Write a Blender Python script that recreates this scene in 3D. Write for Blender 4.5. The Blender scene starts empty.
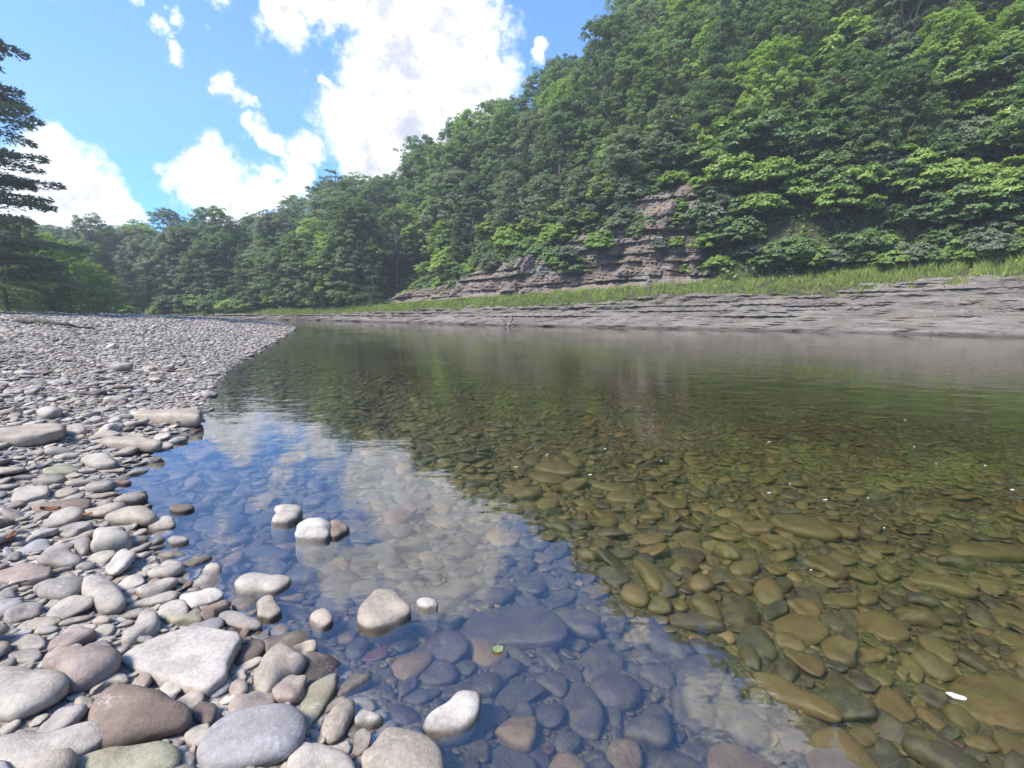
import bpy, math, random
import numpy as np
random.seed(7); RNG = np.random.default_rng(11)
R = math.radians
SC = bpy.context.scene
COL = SC.collection
EYE = 1.3; PITCH = R(9.1); FPX = 480.0

# ------------------------------------------------------------------ camera
cam_d = bpy.data.cameras.new('camera'); cam = bpy.data.objects.new('camera', cam_d); COL.objects.link(cam)
cam_d.sensor_width = 36; cam_d.lens = 36*FPX/1024; cam_d.clip_start = .05; cam_d.clip_end = 3000
cam.location = (0, 0, EYE); cam.rotation_euler = (R(90)-PITCH, 0, 0)
SC.camera = cam

def ray(px, py):
    cx = (px-512)/FPX; cz = (384-py)/FPX
    return np.array([cx, math.cos(PITCH)+cz*math.sin(PITCH), cz*math.cos(PITCH)-math.sin(PITCH)])
def P(px, py, z=0.0):
    """where the photographed ground point lies on the level z"""
    d = ray(px, py); k = (z-EYE)/d[2]
    return np.array([d[0]*k, d[1]*k, z])
def at(px, Y):
    return (px-512)/FPX*.987*Y, Y
def project(p):
    x, y, z = p[0], p[1], p[2]-EYE
    a = y*math.cos(PITCH)-z*math.sin(PITCH); b = y*math.sin(PITCH)+z*math.cos(PITCH)
    return 512+FPX*x/max(a, .01), 384-FPX*b/max(a, .01), a

# ------------------------------------------------------------------ object helpers
def tag(o, label=None, cat=None, group=None, kind=None):
    if label: o['label'] = label
    if cat: o['category'] = cat
    if group: o['group'] = group
    if kind: o['kind'] = kind
    return o
def mesh_from(name, V, F, mat=None, smooth=True):
    """V (n,3); F (m,k) array of one polygon size, or list of such arrays"""
    me = bpy.data.meshes.new(name)
    Fs = F if isinstance(F, list) else [F]
    Fs = [np.asarray(f, dtype=np.int32) for f in Fs if len(f)]
    V = np.asarray(V, dtype=np.float32)
    me.vertices.add(len(V)); me.vertices.foreach_set('co', V.ravel())
    tot = sum(f.size for f in Fs); n = sum(len(f) for f in Fs)
    me.loops.add(tot); me.loops.foreach_set('vertex_index', np.concatenate([f.ravel() for f in Fs]))
    cnt = np.concatenate([np.full(len(f), f.shape[1], dtype=np.int32) for f in Fs])
    st = np.concatenate([[0], np.cumsum(cnt)[:-1]]).astype(np.int32)
    me.polygons.add(n); me.polygons.foreach_set('loop_start', st); me.polygons.foreach_set('loop_total', cnt)
    me.polygons.foreach_set('use_smooth', np.full(n, smooth, dtype=bool))
    me.update(calc_edges=True)
    if mat: me.materials.append(mat)
    return me
def fattr(me, name, vals):
    a = me.attributes.new(name, 'FLOAT', 'POINT'); a.data.foreach_set('value', np.asarray(vals, dtype=np.float32))
def cattr(me, name, rgb):
    a = me.attributes.new(name, 'FLOAT_COLOR', 'POINT')
    c = np.ones((len(rgb), 4), dtype=np.float32); c[:, :3] = rgb; a.data.foreach_set('color', c.ravel())
def link(name, me, parent=None, loc=(0, 0, 0), rot=(0, 0, 0), scale=(1, 1, 1)):
    o = bpy.data.objects.new(name, me); COL.objects.link(o)
    o.location = loc; o.rotation_euler = rot; o.scale = scale
    if parent: o.parent = parent
    return o
def smoothstep(a, b, x):
    t = np.clip((x-a)/(b-a), 0, 1); return t*t*(3-2*t)
class SineNoise:
    """cheap smooth noise, roughly -1..1"""
    def __init__(s, seed, dim=2, n=14, lo=.6, hi=2.2):
        r = np.random.default_rng(seed); d = r.normal(size=(n, dim)); d /= np.linalg.norm(d, axis=1)[:, None]
        s.k = d*r.uniform(lo, hi, (n, 1))*2*math.pi; s.p = r.uniform(0, 6.28, n); s.n = n
    def __call__(s, *c):
        c = [np.asarray(q, dtype=float) for q in c]; out = 0
        for i in range(s.n):
            out = out+np.sin(sum(c[j]*s.k[i, j] for j in range(len(c)))+s.p[i])
        return out/math.sqrt(s.n/2)/1.6
def hash01(a, b, seed=0):
    h = np.sin(np.asarray(a)*127.1+np.asarray(b)*311.7+seed*74.7)*43758.5453
    return h-np.floor(h)

# ------------------------------------------------------------------ node helpers
class NT:
    def __init__(s, tree): s.t = tree; s.n = tree.nodes; s.l = tree.links
    def add(s, typ, **kw):
        nd = s.n.new(typ)
        for k, v in kw.items(): setattr(nd, k, v)
        return nd
    def put(s, sock, v):
        if isinstance(v, bpy.types.NodeSocket): s.l.new(v, sock)
        elif isinstance(v, (tuple, list)):
            v = tuple(v)
            sock.default_value = v if len(v) == len(sock.default_value) else v+(1,)
        else: sock.default_value = v
    def math(s, op, a, b=None, clamp=False):
        m = s.add('ShaderNodeMath', operation=op, use_clamp=clamp); s.put(m.inputs[0], a)
        if b is not None: s.put(m.inputs[1], b)
        return m.outputs[0]
    def mix(s, f, a, b, mode='MIX'):
        m = s.add('ShaderNodeMix', data_type='RGBA', blend_type=mode)
        s.put(m.inputs[0], f); s.put(m.inputs[6], a); s.put(m.inputs[7], b); return m.outputs[2]
    def noise(s, vec, scale, detail=4, rough=.55, out=0):
        m = s.add('ShaderNodeTexNoise'); m.inputs['Scale'].default_value = scale
        m.inputs['Detail'].default_value = detail; m.inputs['Roughness'].default_value = rough
        if vec is not None: s.l.new(vec, m.inputs['Vector'])
        return m.outputs[out]
    def voro(s, vec, scale, feature='F1', out=0, rnd=1.0):
        m = s.add('ShaderNodeTexVoronoi', feature=feature); m.inputs['Scale'].default_value = scale
        m.inputs['Randomness'].default_value = rnd
        if vec is not None: s.l.new(vec, m.inputs['Vector'])
        return m.outputs[out]
    def ramp(s, f, lo, hi, a=0.0, b=1.0):
        m = s.add('ShaderNodeMapRange', interpolation_type='SMOOTHSTEP'); s.put(m.inputs[0], f)
        m.inputs[1].default_value = lo; m.inputs[2].default_value = hi; m.inputs[3].default_value = a; m.inputs[4].default_value = b
        return m.outputs[0]
    def scalevec(s, vec, sc):
        m = s.add('ShaderNodeMapping'); m.inputs['Scale'].default_value = sc; s.l.new(vec, m.inputs['Vector']); return m.outputs[0]
    def bump(s, h, strength, dist, normal=None):
        m = s.add('ShaderNodeBump'); m.inputs['Strength'].default_value = strength; m.inputs['Distance'].default_value = dist
        s.put(m.inputs['Height'], h)
        if normal is not None: s.l.new(normal, m.inputs['Normal'])
        return m.outputs[0]
def material(name):
    m = bpy.data.materials.new(name); m.use_nodes = True; m.node_tree.nodes.clear()
    nt = NT(m.node_tree); out = nt.add('ShaderNodeOutputMaterial'); return m, nt, out
def principled(nt, out, color, rough=.8, normal=None, spec=.3):
    b = nt.add('ShaderNodeBsdfPrincipled'); nt.put(b.inputs['Base Color'], color); nt.put(b.inputs['Roughness'], rough)
    nt.put(b.inputs['Specular IOR Level'], spec)
    if normal is not None: nt.l.new(normal, b.inputs['Normal'])
    nt.l.new(b.outputs[0], out.inputs['Surface']); return b
# ------------------------------------------------------------------ materials
def stone_material(name, use_attr):
    m, nt, out = material(name)
    geo = nt.add('ShaderNodeNewGeometry'); pos = geo.outputs['Position']
    if use_attr:
        a = nt.add('ShaderNodeAttribute', attribute_name='tint'); base = a.outputs['Color']
    else:
        a = nt.add('ShaderNodeObjectInfo'); base = a.outputs['Color']
    big = nt.noise(pos, 7, 4, .6); fine = nt.noise(pos, 60, 5, .7); grit = nt.noise(pos, 320, 2, .6)
    v = nt.math('ADD', nt.math('MULTIPLY', big, .55), nt.math('MULTIPLY', fine, .4))
    v = nt.math('ADD', v, nt.math('MULTIPLY', grit, .22))
    val = nt.ramp(v, .38, .8, .58, 1.28)
    cc = nt.add('ShaderNodeCombineColor'); [nt.put(cc.inputs[i], val) for i in range(3)]
    col = nt.mix(1.0, base, cc.outputs[0], 'MULTIPLY')
    # faint rusty and grey stains with shapes of their own
    st = nt.ramp(nt.noise(pos, 13, 5, .65), .56, .72, 0, .35)
    col = nt.mix(st, col, nt.mix(1.0, col, (1.0, .80, .62), 'MULTIPLY'))
    # thin pale veins on some of the rock
    vein = nt.ramp(nt.math('ABSOLUTE', nt.math('SUBTRACT', nt.noise(pos, 9, 3, .6), .5)), 0, .012, .30, 0)
    col = nt.mix(nt.math('MULTIPLY', vein, nt.ramp(nt.noise(pos, 2.3, 2), .5, .6)), col, (.55, .53, .50))
    # the wet band just above the water line
    sep = nt.add('ShaderNodeSeparateXYZ'); nt.l.new(pos, sep.inputs[0])
    wz = nt.math('ADD', sep.outputs[2], nt.math('MULTIPLY', nt.math('SUBTRACT', big, .5), .02))
    wet = nt.ramp(wz, .012, .026, 1, 0)
    col = nt.mix(nt.math('MULTIPLY', wet, .75), col, nt.mix(1.0, col, (.30, .27, .24), 'MULTIPLY'))
    # algae film on what stays under water
    alg = nt.math('MULTIPLY', nt.ramp(sep.outputs[2], -.20, -.03, 1, 0), nt.ramp(nt.noise(pos, 16, 4, .6), .40, .66, 0, .6))
    col = nt.mix(alg, col, (.10, .085, .03))
    rough = nt.ramp(wet, 0, 1, .82, .38)
    h = nt.math('ADD', nt.math('MULTIPLY', fine, .8), nt.math('MULTIPLY', grit, .35))
    principled(nt, out, col, rough, nt.bump(h, .55, .012), .35)
    return m
M = {}
M['cobble'] = stone_material('river_stone', False)
M['shingle'] = stone_material('river_shingle', True)

def leaf_material(name, c0, c1, hue_var=.5):
    c0, c1 = ((q[0]*1.42, q[1]*1.3, q[2]*1.62) for q in (c0, c1))
    m, nt, out = material(name)
    t = nt.add('ShaderNodeAttribute', attribute_name='tone').outputs['Fac']
    rnd = nt.add('ShaderNodeObjectInfo').outputs['Random']
    f = nt.math('ADD', nt.math('MULTIPLY', t, .75), nt.math('MULTIPLY', rnd, .35), clamp=True)
    col = nt.mix(f, c0, c1)
    d = nt.add('ShaderNodeBsdfDiffuse'); nt.put(d.inputs[0], col)
    tr = nt.add('ShaderNodeBsdfTranslucent'); nt.put(tr.inputs[0], nt.mix(1.0, col, (1.1, 1.25, .6), 'MULTIPLY'))
    mx = nt.add('ShaderNodeMixShader'); mx.inputs[0].default_value = .48
    nt.l.new(d.outputs[0], mx.inputs[1]); nt.l.new(tr.outputs[0], mx.inputs[2])
    g = nt.add('ShaderNodeBsdfGlossy'); g.inputs['Roughness'].default_value = .45; nt.put(g.inputs[0], (.8, .85, .9))
    m2 = nt.add('ShaderNodeMixShader'); m2.inputs[0].default_value = .025
    nt.l.new(mx.outputs[0], m2.inputs[1]); nt.l.new(g.outputs[0], m2.inputs[2])
    nt.l.new(m2.outputs[0], out.inputs['Surface']); return m
LEAF = {
    'dark': leaf_material('leaf_dark', (.060, .100, .036), (.115, .175, .058)),
    'mid': leaf_material('leaf_mid', (.078, .132, .040), (.150, .230, .066)),
    'bright': leaf_material('leaf_bright', (.125, .205, .040), (.24, .34, .066)),
    'grey': leaf_material('leaf_grey', (.105, .140, .074), (.180, .225, .118)),
    'blue': leaf_material('leaf_conifer', (.066, .108, .052), (.125, .185, .080)),
}
GRASS = leaf_material('grass_blades', (.105, .170, .030), (.25, .31, .060))

def bark_material(name, a, b):
    m, nt, out = material(name)
    tc = nt.add('ShaderNodeTexCoord').outputs['Object']
    n = nt.noise(nt.scalevec(tc, (6, 6, 1.2)), 3, 5, .65)
    principled(nt, out, nt.mix(nt.ramp(n, .35, .7), a, b), .9, nt.bump(n, .7, .03), .1); return m
M['bark'] = bark_material('bark_brown', (.06, .048, .038), (.16, .135, .11))
M['bark_pale'] = bark_material('bark_pale', (.28, .26, .22), (.48, .46, .41))
M['drift'] = bark_material('driftwood_grey', (.13, .11, .095), (.30, .27, .24))

def rock_material(name, ca, cb, cc_, strata=5.0):
    m, nt, out = material(name)
    pos = nt.add('ShaderNodeNewGeometry').outputs['Position']
    lay = nt.noise(nt.scalevec(pos, (.22, .22, strata)), 1.0, 6, .65)
    fine = nt.noise(nt.scalevec(pos, (1.5, 1.5, 22)), 1.0, 5, .7)
    blot = nt.noise(pos, .55, 4, .6)
    col = nt.mix(nt.ramp(lay, .35, .65), ca, cb)
    col = nt.mix(nt.ramp(blot, .45, .65), col, cc_)
    dk = nt.ramp(fine, .36, .46, .40, 1.0)
    k = nt.add('ShaderNodeCombineColor'); [nt.put(k.inputs[i], dk) for i in range(3)]
    col = nt.mix(1.0, col, k.outputs[0], 'MULTIPLY')
    lich = nt.ramp(nt.noise(pos, 3.5, 5, .7), .60, .70, 0, .5)
    col = nt.mix(lich, col, (.36, .35, .31))
    sep = nt.add('ShaderNodeSeparateXYZ'); nt.l.new(pos, sep.inputs[0])
    wet = nt.ramp(sep.outputs[2], .04, .20, .9, 0)
    col = nt.mix(wet, col, nt.mix(1.0, col, (.45, .43, .42), 'MULTIPLY'))
    principled(nt, out, col, .85, nt.bump(nt.math('ADD', fine, nt.math('MULTIPLY', lay, .8)), .8, .10), .25)
    return m
M['ledge'] = rock_material('shale_ledge', (.118, .098, .080), (.205, .180, .152), (.160, .130, .104), 3.5)
M['cliff'] = rock_material('cliff_rock', (.110, .083, .063), (.215, .165, .128), (.185, .165, .142), 2.6)

def ground_material():
    m, nt, out = material('ground_mixed')
    pos = nt.add('ShaderNodeNewGeometry').outputs['Position']
    soil = nt.add('ShaderNodeAttribute', attribute_name='soil').outputs['Fac']
    sep = nt.add('ShaderNodeSeparateXYZ'); nt.l.new(pos, sep.inputs[0])
    # fine gravel between the cobbles
    cell = nt.voro(pos, 42, 'F1', 1); edge = nt.voro(pos, 42, 'F1', 0)
    csep = nt.add('ShaderNodeSeparateColor'); nt.l.new(cell, csep.inputs[0])
    grav = nt.mix(csep.outputs[0], (.14, .125, .11), (.33, .31, .285))
    grav = nt.mix(nt.ramp(nt.noise(pos, 2.5, 4), .45, .65, 0, .5), grav, (.22, .185, .16))
    under = nt.ramp(sep.outputs[2], -.05, .012, 1, 0)
    grav = nt.mix(under, grav, nt.mix(csep.outputs[1], (.040, .034, .019), (.10, .08, .038)))
    litter = nt.mix(nt.ramp(nt.noise(pos, 3, 6, .7), .4, .65), (.045, .036, .024), (.075, .085, .03))
    col = nt.mix(soil, grav, litter)
    h = nt.math('SUBTRACT', 1.0, edge)
    h = nt.math('ADD', nt.math('MULTIPLY', h, .6), nt.noise(pos, 25, 4))
    principled(nt, out, col, .9, nt.bump(h, .8, .02), .2); return m
M['ground'] = ground_material()

def water_material():
    m, nt, out = material('river_water')
    pos = nt.add('ShaderNodeNewGeometry').outputs['Position']
    sep = nt.add('ShaderNodeSeparateXYZ'); nt.l.new(pos, sep.inputs[0])
    dist = nt.add('ShaderNodeVectorMath', operation='LENGTH'); nt.l.new(pos, dist.inputs[0])
    # calm by the near gravel, breeze ripples out in mid river (a patch of the river, not of the view)
    off = nt.math('ADD', nt.math('MULTIPLY', sep.outputs[0], .45), nt.math('MULTIPLY', sep.outputs[1], .9))
    calm = nt.math('MULTIPLY', nt.ramp(off, 1.6, 9.0, .28, 1.0), nt.ramp(off, 14, 30, 1.0, .45))
    patch = nt.ramp(nt.noise(pos, .35, 2), .35, .65, .55, 1.2)
    n1 = nt.noise(nt.scalevec(pos, (.8, 1.5, 1)), 2.2, 2, .5)
    n2 = nt.noise(nt.scalevec(pos, (1, 1.6, 1)), 7.5, 2, .5)
    h = nt.math('ADD', nt.math('MULTIPLY', n1, .010), nt.math('MULTIPLY', n2, .0036))
    h = nt.math('MULTIPLY', h, nt.math('MULTIPLY', calm, patch))
    nrm = nt.bump(h, 1.0, 1.0)
    fr = nt.add('ShaderNodeFresnel'); fr.inputs['IOR'].default_value = 2.1; nt.l.new(nrm, fr.inputs['Normal'])
    tr = nt.add('ShaderNodeBsdfTransparent'); nt.put(tr.inputs[0], (.97, .98, .96))
    gl = nt.add('ShaderNodeBsdfGlossy'); gl.inputs['Roughness'].default_value = .015; nt.l.new(nrm, gl.inputs['Normal'])
    nt.put(gl.inputs[0], (1, 1, 1))
    # light leaving the water from below is not held back (the bend of real refraction lets it out)
    fac = nt.math('MULTIPLY', fr.outputs[0], nt.math('SUBTRACT', 1.0, nt.add('ShaderNodeNewGeometry').outputs['Backfacing']))
    mx = nt.add('ShaderNodeMixShader'); nt.l.new(fac, mx.inputs[0]); nt.l.new(tr.outputs[0], mx.inputs[1]); nt.l.new(gl.outputs[0], mx.inputs[2])
    nt.l.new(mx.outputs[0], out.inputs['Surface'])
    va = nt.add('ShaderNodeVolumeAbsorption'); nt.put(va.inputs['Color'], (.64, .65, .29)); va.inputs['Density'].default_value = .22
    nt.l.new(va.outputs[0], out.inputs['Volume'])
    return m
def plain(name, c, rough=.7):
    m, nt, out = material(name)
    pos = nt.add('ShaderNodeTexCoord').outputs['Object']
    n = nt.noise(pos, 40, 3)
    principled(nt, out, nt.mix(nt.ramp(n, .35, .65, 0, 1), tuple(q*.75 for q in c), c), rough); return m
M['white_leaf'] = plain('bleached_leaf', (.62, .61, .55)); M['green_leaf'] = plain('fallen_green_leaf', (.17, .23, .10))
M['orange_leaf'] = plain('dead_leaf_orange', (.38, .15, .05)); M['rust_leaf'] = plain('dead_leaf_rust', (.17, .065, .035))
# ------------------------------------------------------------------ terrain functions
Lpts = [(1.2, -14), (.3, -4), (-.25, 0)] + [tuple(P(x, y)[:2]) for x, y in
        [(385, 768), (330, 700), (272, 655), (228, 612), (192, 590), (150, 548), (128, 520), (104, 486), (150, 456), (196, 426),
         (202, 402), (228, 368), (268, 346), (296, 328)]] + [(-18, 38), (-35, 45.5), (-70, 52), (-140, 56)]
Fpts = [(90, -45), (42, 3), (27, 16)] + [tuple(P(x, y)[:2]) for x, y in
        [(1024, 338), (900, 334), (800, 331.5), (640, 328.5), (480, 325.2), (310, 320.2)]] + [(-38, 52.5), (-70, 58), (-140, 62)]
def sdist(pts, x, y):
    best = np.full(np.shape(x), 1e9); sg = np.zeros(np.shape(x))
    for (ax, ay), (bx, by) in zip(pts[:-1], pts[1:]):
        ex, ey = bx-ax, by-ay; t = np.clip(((x-ax)*ex+(y-ay)*ey)/(ex*ex+ey*ey), 0, 1)
        dx, dy = x-ax-t*ex, y-ay-t*ey; d = dx*dx+dy*dy
        cr = ex*(y-ay)-ey*(x-ax); m = d < best-1e-9
        best = np.where(m, d, best); sg = np.where(m, np.sign(cr), sg)
    return np.sqrt(best)*np.where(sg == 0, 1, sg)
nzA = SineNoise(1, 2, 16, .15, .6); nzB = SineNoise(2, 2, 16, .02, .09); nzC = SineNoise(3, 2, 14, .5, 1.4)
def dL(x, y): return sdist(Lpts, x, y)
def dF(x, y): return -sdist(Fpts, x, y)
def ip(x, xs, ys): return np.interp(x, xs, ys)
h_ledge = lambda x: ip(x, [-45, -22, -10, -2, 8, 22, 40], [.25, .45, .85, 1.15, 1.65, 2.35, 2.7])
w_ledge = lambda x: ip(x, [-45, -22, -2, 8, 22, 40], [.8, 1.2, 2.2, 3.0, 4.0, 4.5])
h_grass = lambda x: ip(x, [-45, -22, -14, -6, 6, 24, 40], [.7, 1.15, 1.55, 2.0, 2.75, 3.9, 4.4])
w_grass = lambda x: ip(x, [-45, -22, -2, 8, 22, 40], [4.5, 3.5, 2.6, 2.6, 3.2, 3.5])
h_cliff = lambda x: ip(x, [-45, -23, -17.5, -12, -7, -.5, 2.7, 5.7, 9.3, 16, 40], [1.4, 1.6, 2.4, 3.3, 4.4, 5.6, 7.6, 9.0, 9.8, 10.2, 11])
W_CLIFF = 3.0
AZ = [-60, -47, -42, -27.6, -19.8, -12.4, -6.9, -3.5, 5.2, 9.3, 11.3, 20, 40, 60]
EL = [7.7, 7.7, 7.7, 10.1, 12.9, 16.6, 19.5, 21.9, 26, 28.9, 31.9, 34.5, 40, 40]
DR = [34, 34, 34, 36, 34, 32, 30, 29, 28, 31, 34, 43, 56, 60]
TREE_H = 12.0
_az = np.linspace(-60, 60, 241); _R = np.arange(20, 200, .25)
_rr = np.zeros(241)
for i, a in enumerate(_az):
    dd = dF(_R*math.sin(R(a)), _R*math.cos(R(a))); k = np.argmax(dd >= np.interp(a, AZ, DR)); _rr[i] = _R[k] if dd[k] >= 1 else 120
_zr = EYE+_rr*np.tan(np.radians(np.interp(_az, AZ, EL)))-TREE_H
def along_x(x, d): return x-.535*np.clip(d, 0, 14)      # foot of the point on the water line
def far_z(x, y, d):
    az = np.degrees(np.arctan2(x, np.maximum(y, -1e9))); az = np.clip(az, -60, 60)
    x = along_x(x, d); wl, wg = w_ledge(x), w_grass(x); hl, hg, hc = h_ledge(x), h_grass(x), h_cliff(x)
    d0 = wl+wg+W_CLIFF; dr = np.interp(az, AZ, DR); zr = np.interp(az, _az, _zr)
    z = np.where(d < wl, hl*(.55*np.clip(d/wl, 0, 1)+.45*np.clip(d/wl, 0, 1)**2.2)-.50*np.minimum(1, d*3),
        np.where(d < wl+wg, hl-.5+(hg-hl+.5)*np.clip((d-wl)/wg, 0, 1)**.45,
        np.where(d < d0, hg+(hc-hg)*np.clip((d-wl-wg)/W_CLIFF, 0, 1)-2.8*np.minimum(1, (d-wl-wg)*2)*smoothstep(11.5, 9.5, x)*smoothstep(-21, -18, x)-.1, 0)))
    t = np.clip((d-d0)/(dr-d0), 0, 1)
    zh = hc-.1-2.0*smoothstep(1.6, 0, d-d0)*smoothstep(11.5, 9.5, x)*smoothstep(-21, -18, x)+(zr-hc)*t**.93-.18*np.maximum(d-dr, 0)
    zh = zh+nzA(x*.4, y*.4)*.7*smoothstep(0, 5, d-d0)
    return np.where(d < d0, z, zh)
def ground_z(x, y):
    x = np.asarray(x, float); y = np.asarray(y, float)
    l, f = dL(x, y), dF(x, y)
    bar = 1.12*(1-np.exp(-np.maximum(l, 0)/7.5))+nzA(x, y)*.045*smoothstep(.4, 3, l)+nzC(x, y)*.012*smoothstep(0, 1, l)
    wx = np.maximum(-l, 0)
    bed = -np.minimum(1.5*(1-np.exp(-wx/6.0)), .12+.22*np.maximum(-f, 0))-nzC(x, y)*.03*smoothstep(.2, 2, wx)
    return np.where(f > 0, far_z(x, y, f), np.where(l > 0, bar, bed))
def gz(x, y): return float(ground_z(np.array([x]), np.array([y]))[0])

# one ground sheet: fine near the camera and in front of it, coarse round the back
ang = np.concatenate([np.linspace(-58, 58, 520), np.linspace(58, 302, 90)[1:-1]]); ang = np.radians(ang)
rad = np.concatenate([[.25], np.geomspace(.6, 110, 360), np.geomspace(117, 228, 14)])
A, RR = np.meshgrid(ang, rad); X = RR*np.sin(A); Y = RR*np.cos(A)
X = X.ravel(); Y = Y.ravel(); Z = ground_z(X, Y)
Z = np.minimum(Z, 80)
na, nr = len(ang), len(rad)
i = np.arange(nr-1)[:, None]*na; j = np.arange(na)[None, :]; j2 = (j+1) % na
F = np.stack([i+j, i+na+j, i+na+j2, i+j2], -1).reshape(-1, 4)
V = np.column_stack([X, Y, Z]); V = np.vstack([V, [0, 0, gz(0, 0)]])
fan = np.stack([np.full(na, len(V)-1), np.arange(na), (np.arange(na)+1) % na], -1)
me = mesh_from('ground', V, [F, fan], M['ground'])
_f, _l = dF(V[:, 0], V[:, 1]), dL(V[:, 0], V[:, 1])
soil = np.maximum(smoothstep(.9, 2.2, _f), smoothstep(24, 32, _l+2*nzA(V[:, 0], V[:, 1])))
fattr(me, 'soil', soil)
tag(link('ground', me), kind='structure')

# ------------------------------------------------------------------ bedded rock ledge and cliff on the far bank
def bank_frame(n0):
    """points along the far water line with outward (landward) directions"""
    pts = np.array(Fpts[1:-2]); seg = np.linalg.norm(np.diff(pts, axis=0), axis=1); s = np.concatenate([[0], np.cumsum(seg)])
    u = np.linspace(0, s[-1], n0); px = np.interp(u, s, pts[:, 0]); py = np.interp(u, s, pts[:, 1])
    k = 41; ker = np.hanning(k); ker /= ker.sum(); pad = lambda a: np.concatenate([np.full(k//2, a[0]), a, np.full(k//2, a[-1])])
    tx = np.gradient(np.convolve(pad(px), ker, 'valid')); ty = np.gradient(np.convolve(pad(py), ker, 'valid')); ln = np.hypot(tx, ty)
    return u, px, py, ty/ln, -tx/ln
def grid_faces(a, b):
    i = np.arange(a-1)[:, None]*b; j = np.arange(b-1)[None, :]
    return np.stack([i+j, i+j+1, i+b+j+1, i+b+j], -1).reshape(-1, 4)
u, bx, by, nx, ny = bank_frame(900)
flip = dF(bx+nx*3, by+ny*3); sgn = np.where(np.median(flip) > 0, 1, -1); nx, ny = nx*sgn, ny*sgn
nv = 110; v = np.linspace(-.22, 1.12, nv)
U, Vv = np.meshgrid(u, v, indexing='ij')
ns1 = SineNoise(21, 2, 14, .03, .16); ns2 = SineNoise(22, 2, 14, .25, 1.0); ns3 = SineNoise(23, 2, 14, 1.0, 3.0)
hl = h_ledge(bx)[:, None]; wl = w_ledge(bx)[:, None]
zs = hl*np.where(Vv > 0, .55*np.clip(Vv, 0, 2)+.45*np.clip(Vv, 0, 2)**2.2, Vv*1.6)+.11*smoothstep(-.004, .012, Vv+.012*ns2(U*.6, U*0))
zs = zs+.10*ns1(U, Vv*3)*hl+.05*ns2(U*.6, Vv*5)
lay = .060+.075*hl/2.6; q = (zs+.05*ns1(U*.7, U*0+4))/lay
fl = np.floor(q); fr = q-fl
stepd = (fl+smoothstep(.72, .98, fr))*lay
rough_up = smoothstep(.42, .62, Vv+.08*ns2(U*.4, U*0+1))       # the upper beds are broken, the lower slab is bare and smooth
Zl = zs*(1-(.5+.45*rough_up))+stepd*(.5+.45*rough_up)+rough_up*.028*ns3(U*1.0, Vv*9)+.012*ns3(U, Vv*5)
push = rough_up*(.16*(hash01(np.floor(U/(1.6+3.0*hash01(fl, 3))+hash01(fl, 8)*5), fl)-.5)+.22*(hash01(fl, 4)-.5))+.25*ns1(U, Vv)+.10*ns2(U, fl*.37)
D = Vv*wl+push
V = np.column_stack([(bx[:, None]+nx[:, None]*D).ravel(), (by[:, None]+ny[:, None]*D).ravel(), (Zl-.02).ravel()])
tag(link('rock_ledge', mesh_from('rock_ledge', V, grid_faces(len(u), nv), M['ledge'], smooth=False)), 'grey and rust banded shale ledge sloping into the far water', 'rock ledge', kind='structure')

sel = (bx > -21) & (bx < 11.8); cu, cx_, cy_, cnx, cny = u[sel], bx[sel], by[sel], nx[sel], ny[sel]
nv = 120; v = np.linspace(-.06, 1.06, nv); U, Vv = np.meshgrid(cu, v, indexing='ij')
fade = smoothstep(11.7, 9.8, cx_)[:, None]*smoothstep(-21, -18, cx_)[:, None]
hg, hc = h_grass(cx_)[:, None], h_cliff(cx_)[:, None]; base = (w_ledge(cx_)+w_grass(cx_))[:, None]
z0 = hg+(hc-hg)*Vv+.25*ns1(U, Vv)
lay = .48; wz = (z0+.05*U+.22*ns1(U*.8, U*0))/lay; wz = wz+.32*np.sin(wz*2.1)+.25*np.sin(wz*.83+1); layer = np.floor(wz)
bw = 1.4+3.4*hash01(layer, 5); blk = np.floor((U+3*hash01(layer, 9))/bw)
off = .62*(hash01(layer, blk)-.5)+.50*(hash01(layer, 1)-.5)+1.0*ns1(U*1.2, z0*.12)+.35*ns2(U*.9, z0*.5)+.08*ns3(U*1.3, z0*1.6)-.7*smoothstep(.86, 1.0, ns2(U*.22+7, z0*.05))
out_ = W_CLIFF*(Vv*.92+.10*np.sin(Vv*5+ns1(U, U*0)*2))+off*smoothstep(-.05, .10, Vv)
D = base+out_+(1-fade)*1.6
V = np.column_stack([(cx_[:, None]+cnx[:, None]*D).ravel(), (cy_[:, None]+cny[:, None]*D).ravel(), z0.ravel()])
tag(link('rock_cliff', mesh_from('rock_cliff', V, grid_faces(len(cu), nv), M['cliff'], smooth=False)), 'weathered brown rock face in flat beds under the trees', 'cliff', kind='structure')

# ------------------------------------------------------------------ water body (closed, so that it absorbs with depth)
M['water'] = water_material()
x0, x1, y0, y1 = -150., 95., -50., 75.
V = [(x0, y0, -4), (x1, y0, -4), (x1, y1, -4), (x0, y1, -4), (x0, y0, 0), (x1, y0, 0), (x1, y1, 0), (x0, y1, 0)]
F = [(0, 3, 2, 1), (4, 5, 6, 7), (0, 1, 5, 4), (1, 2, 6, 5), (2, 3, 7, 6), (3, 0, 4, 7)]
tag(link('water', mesh_from('water', V, np.array(F), M['water'], smooth=False)), kind='structure')
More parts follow.
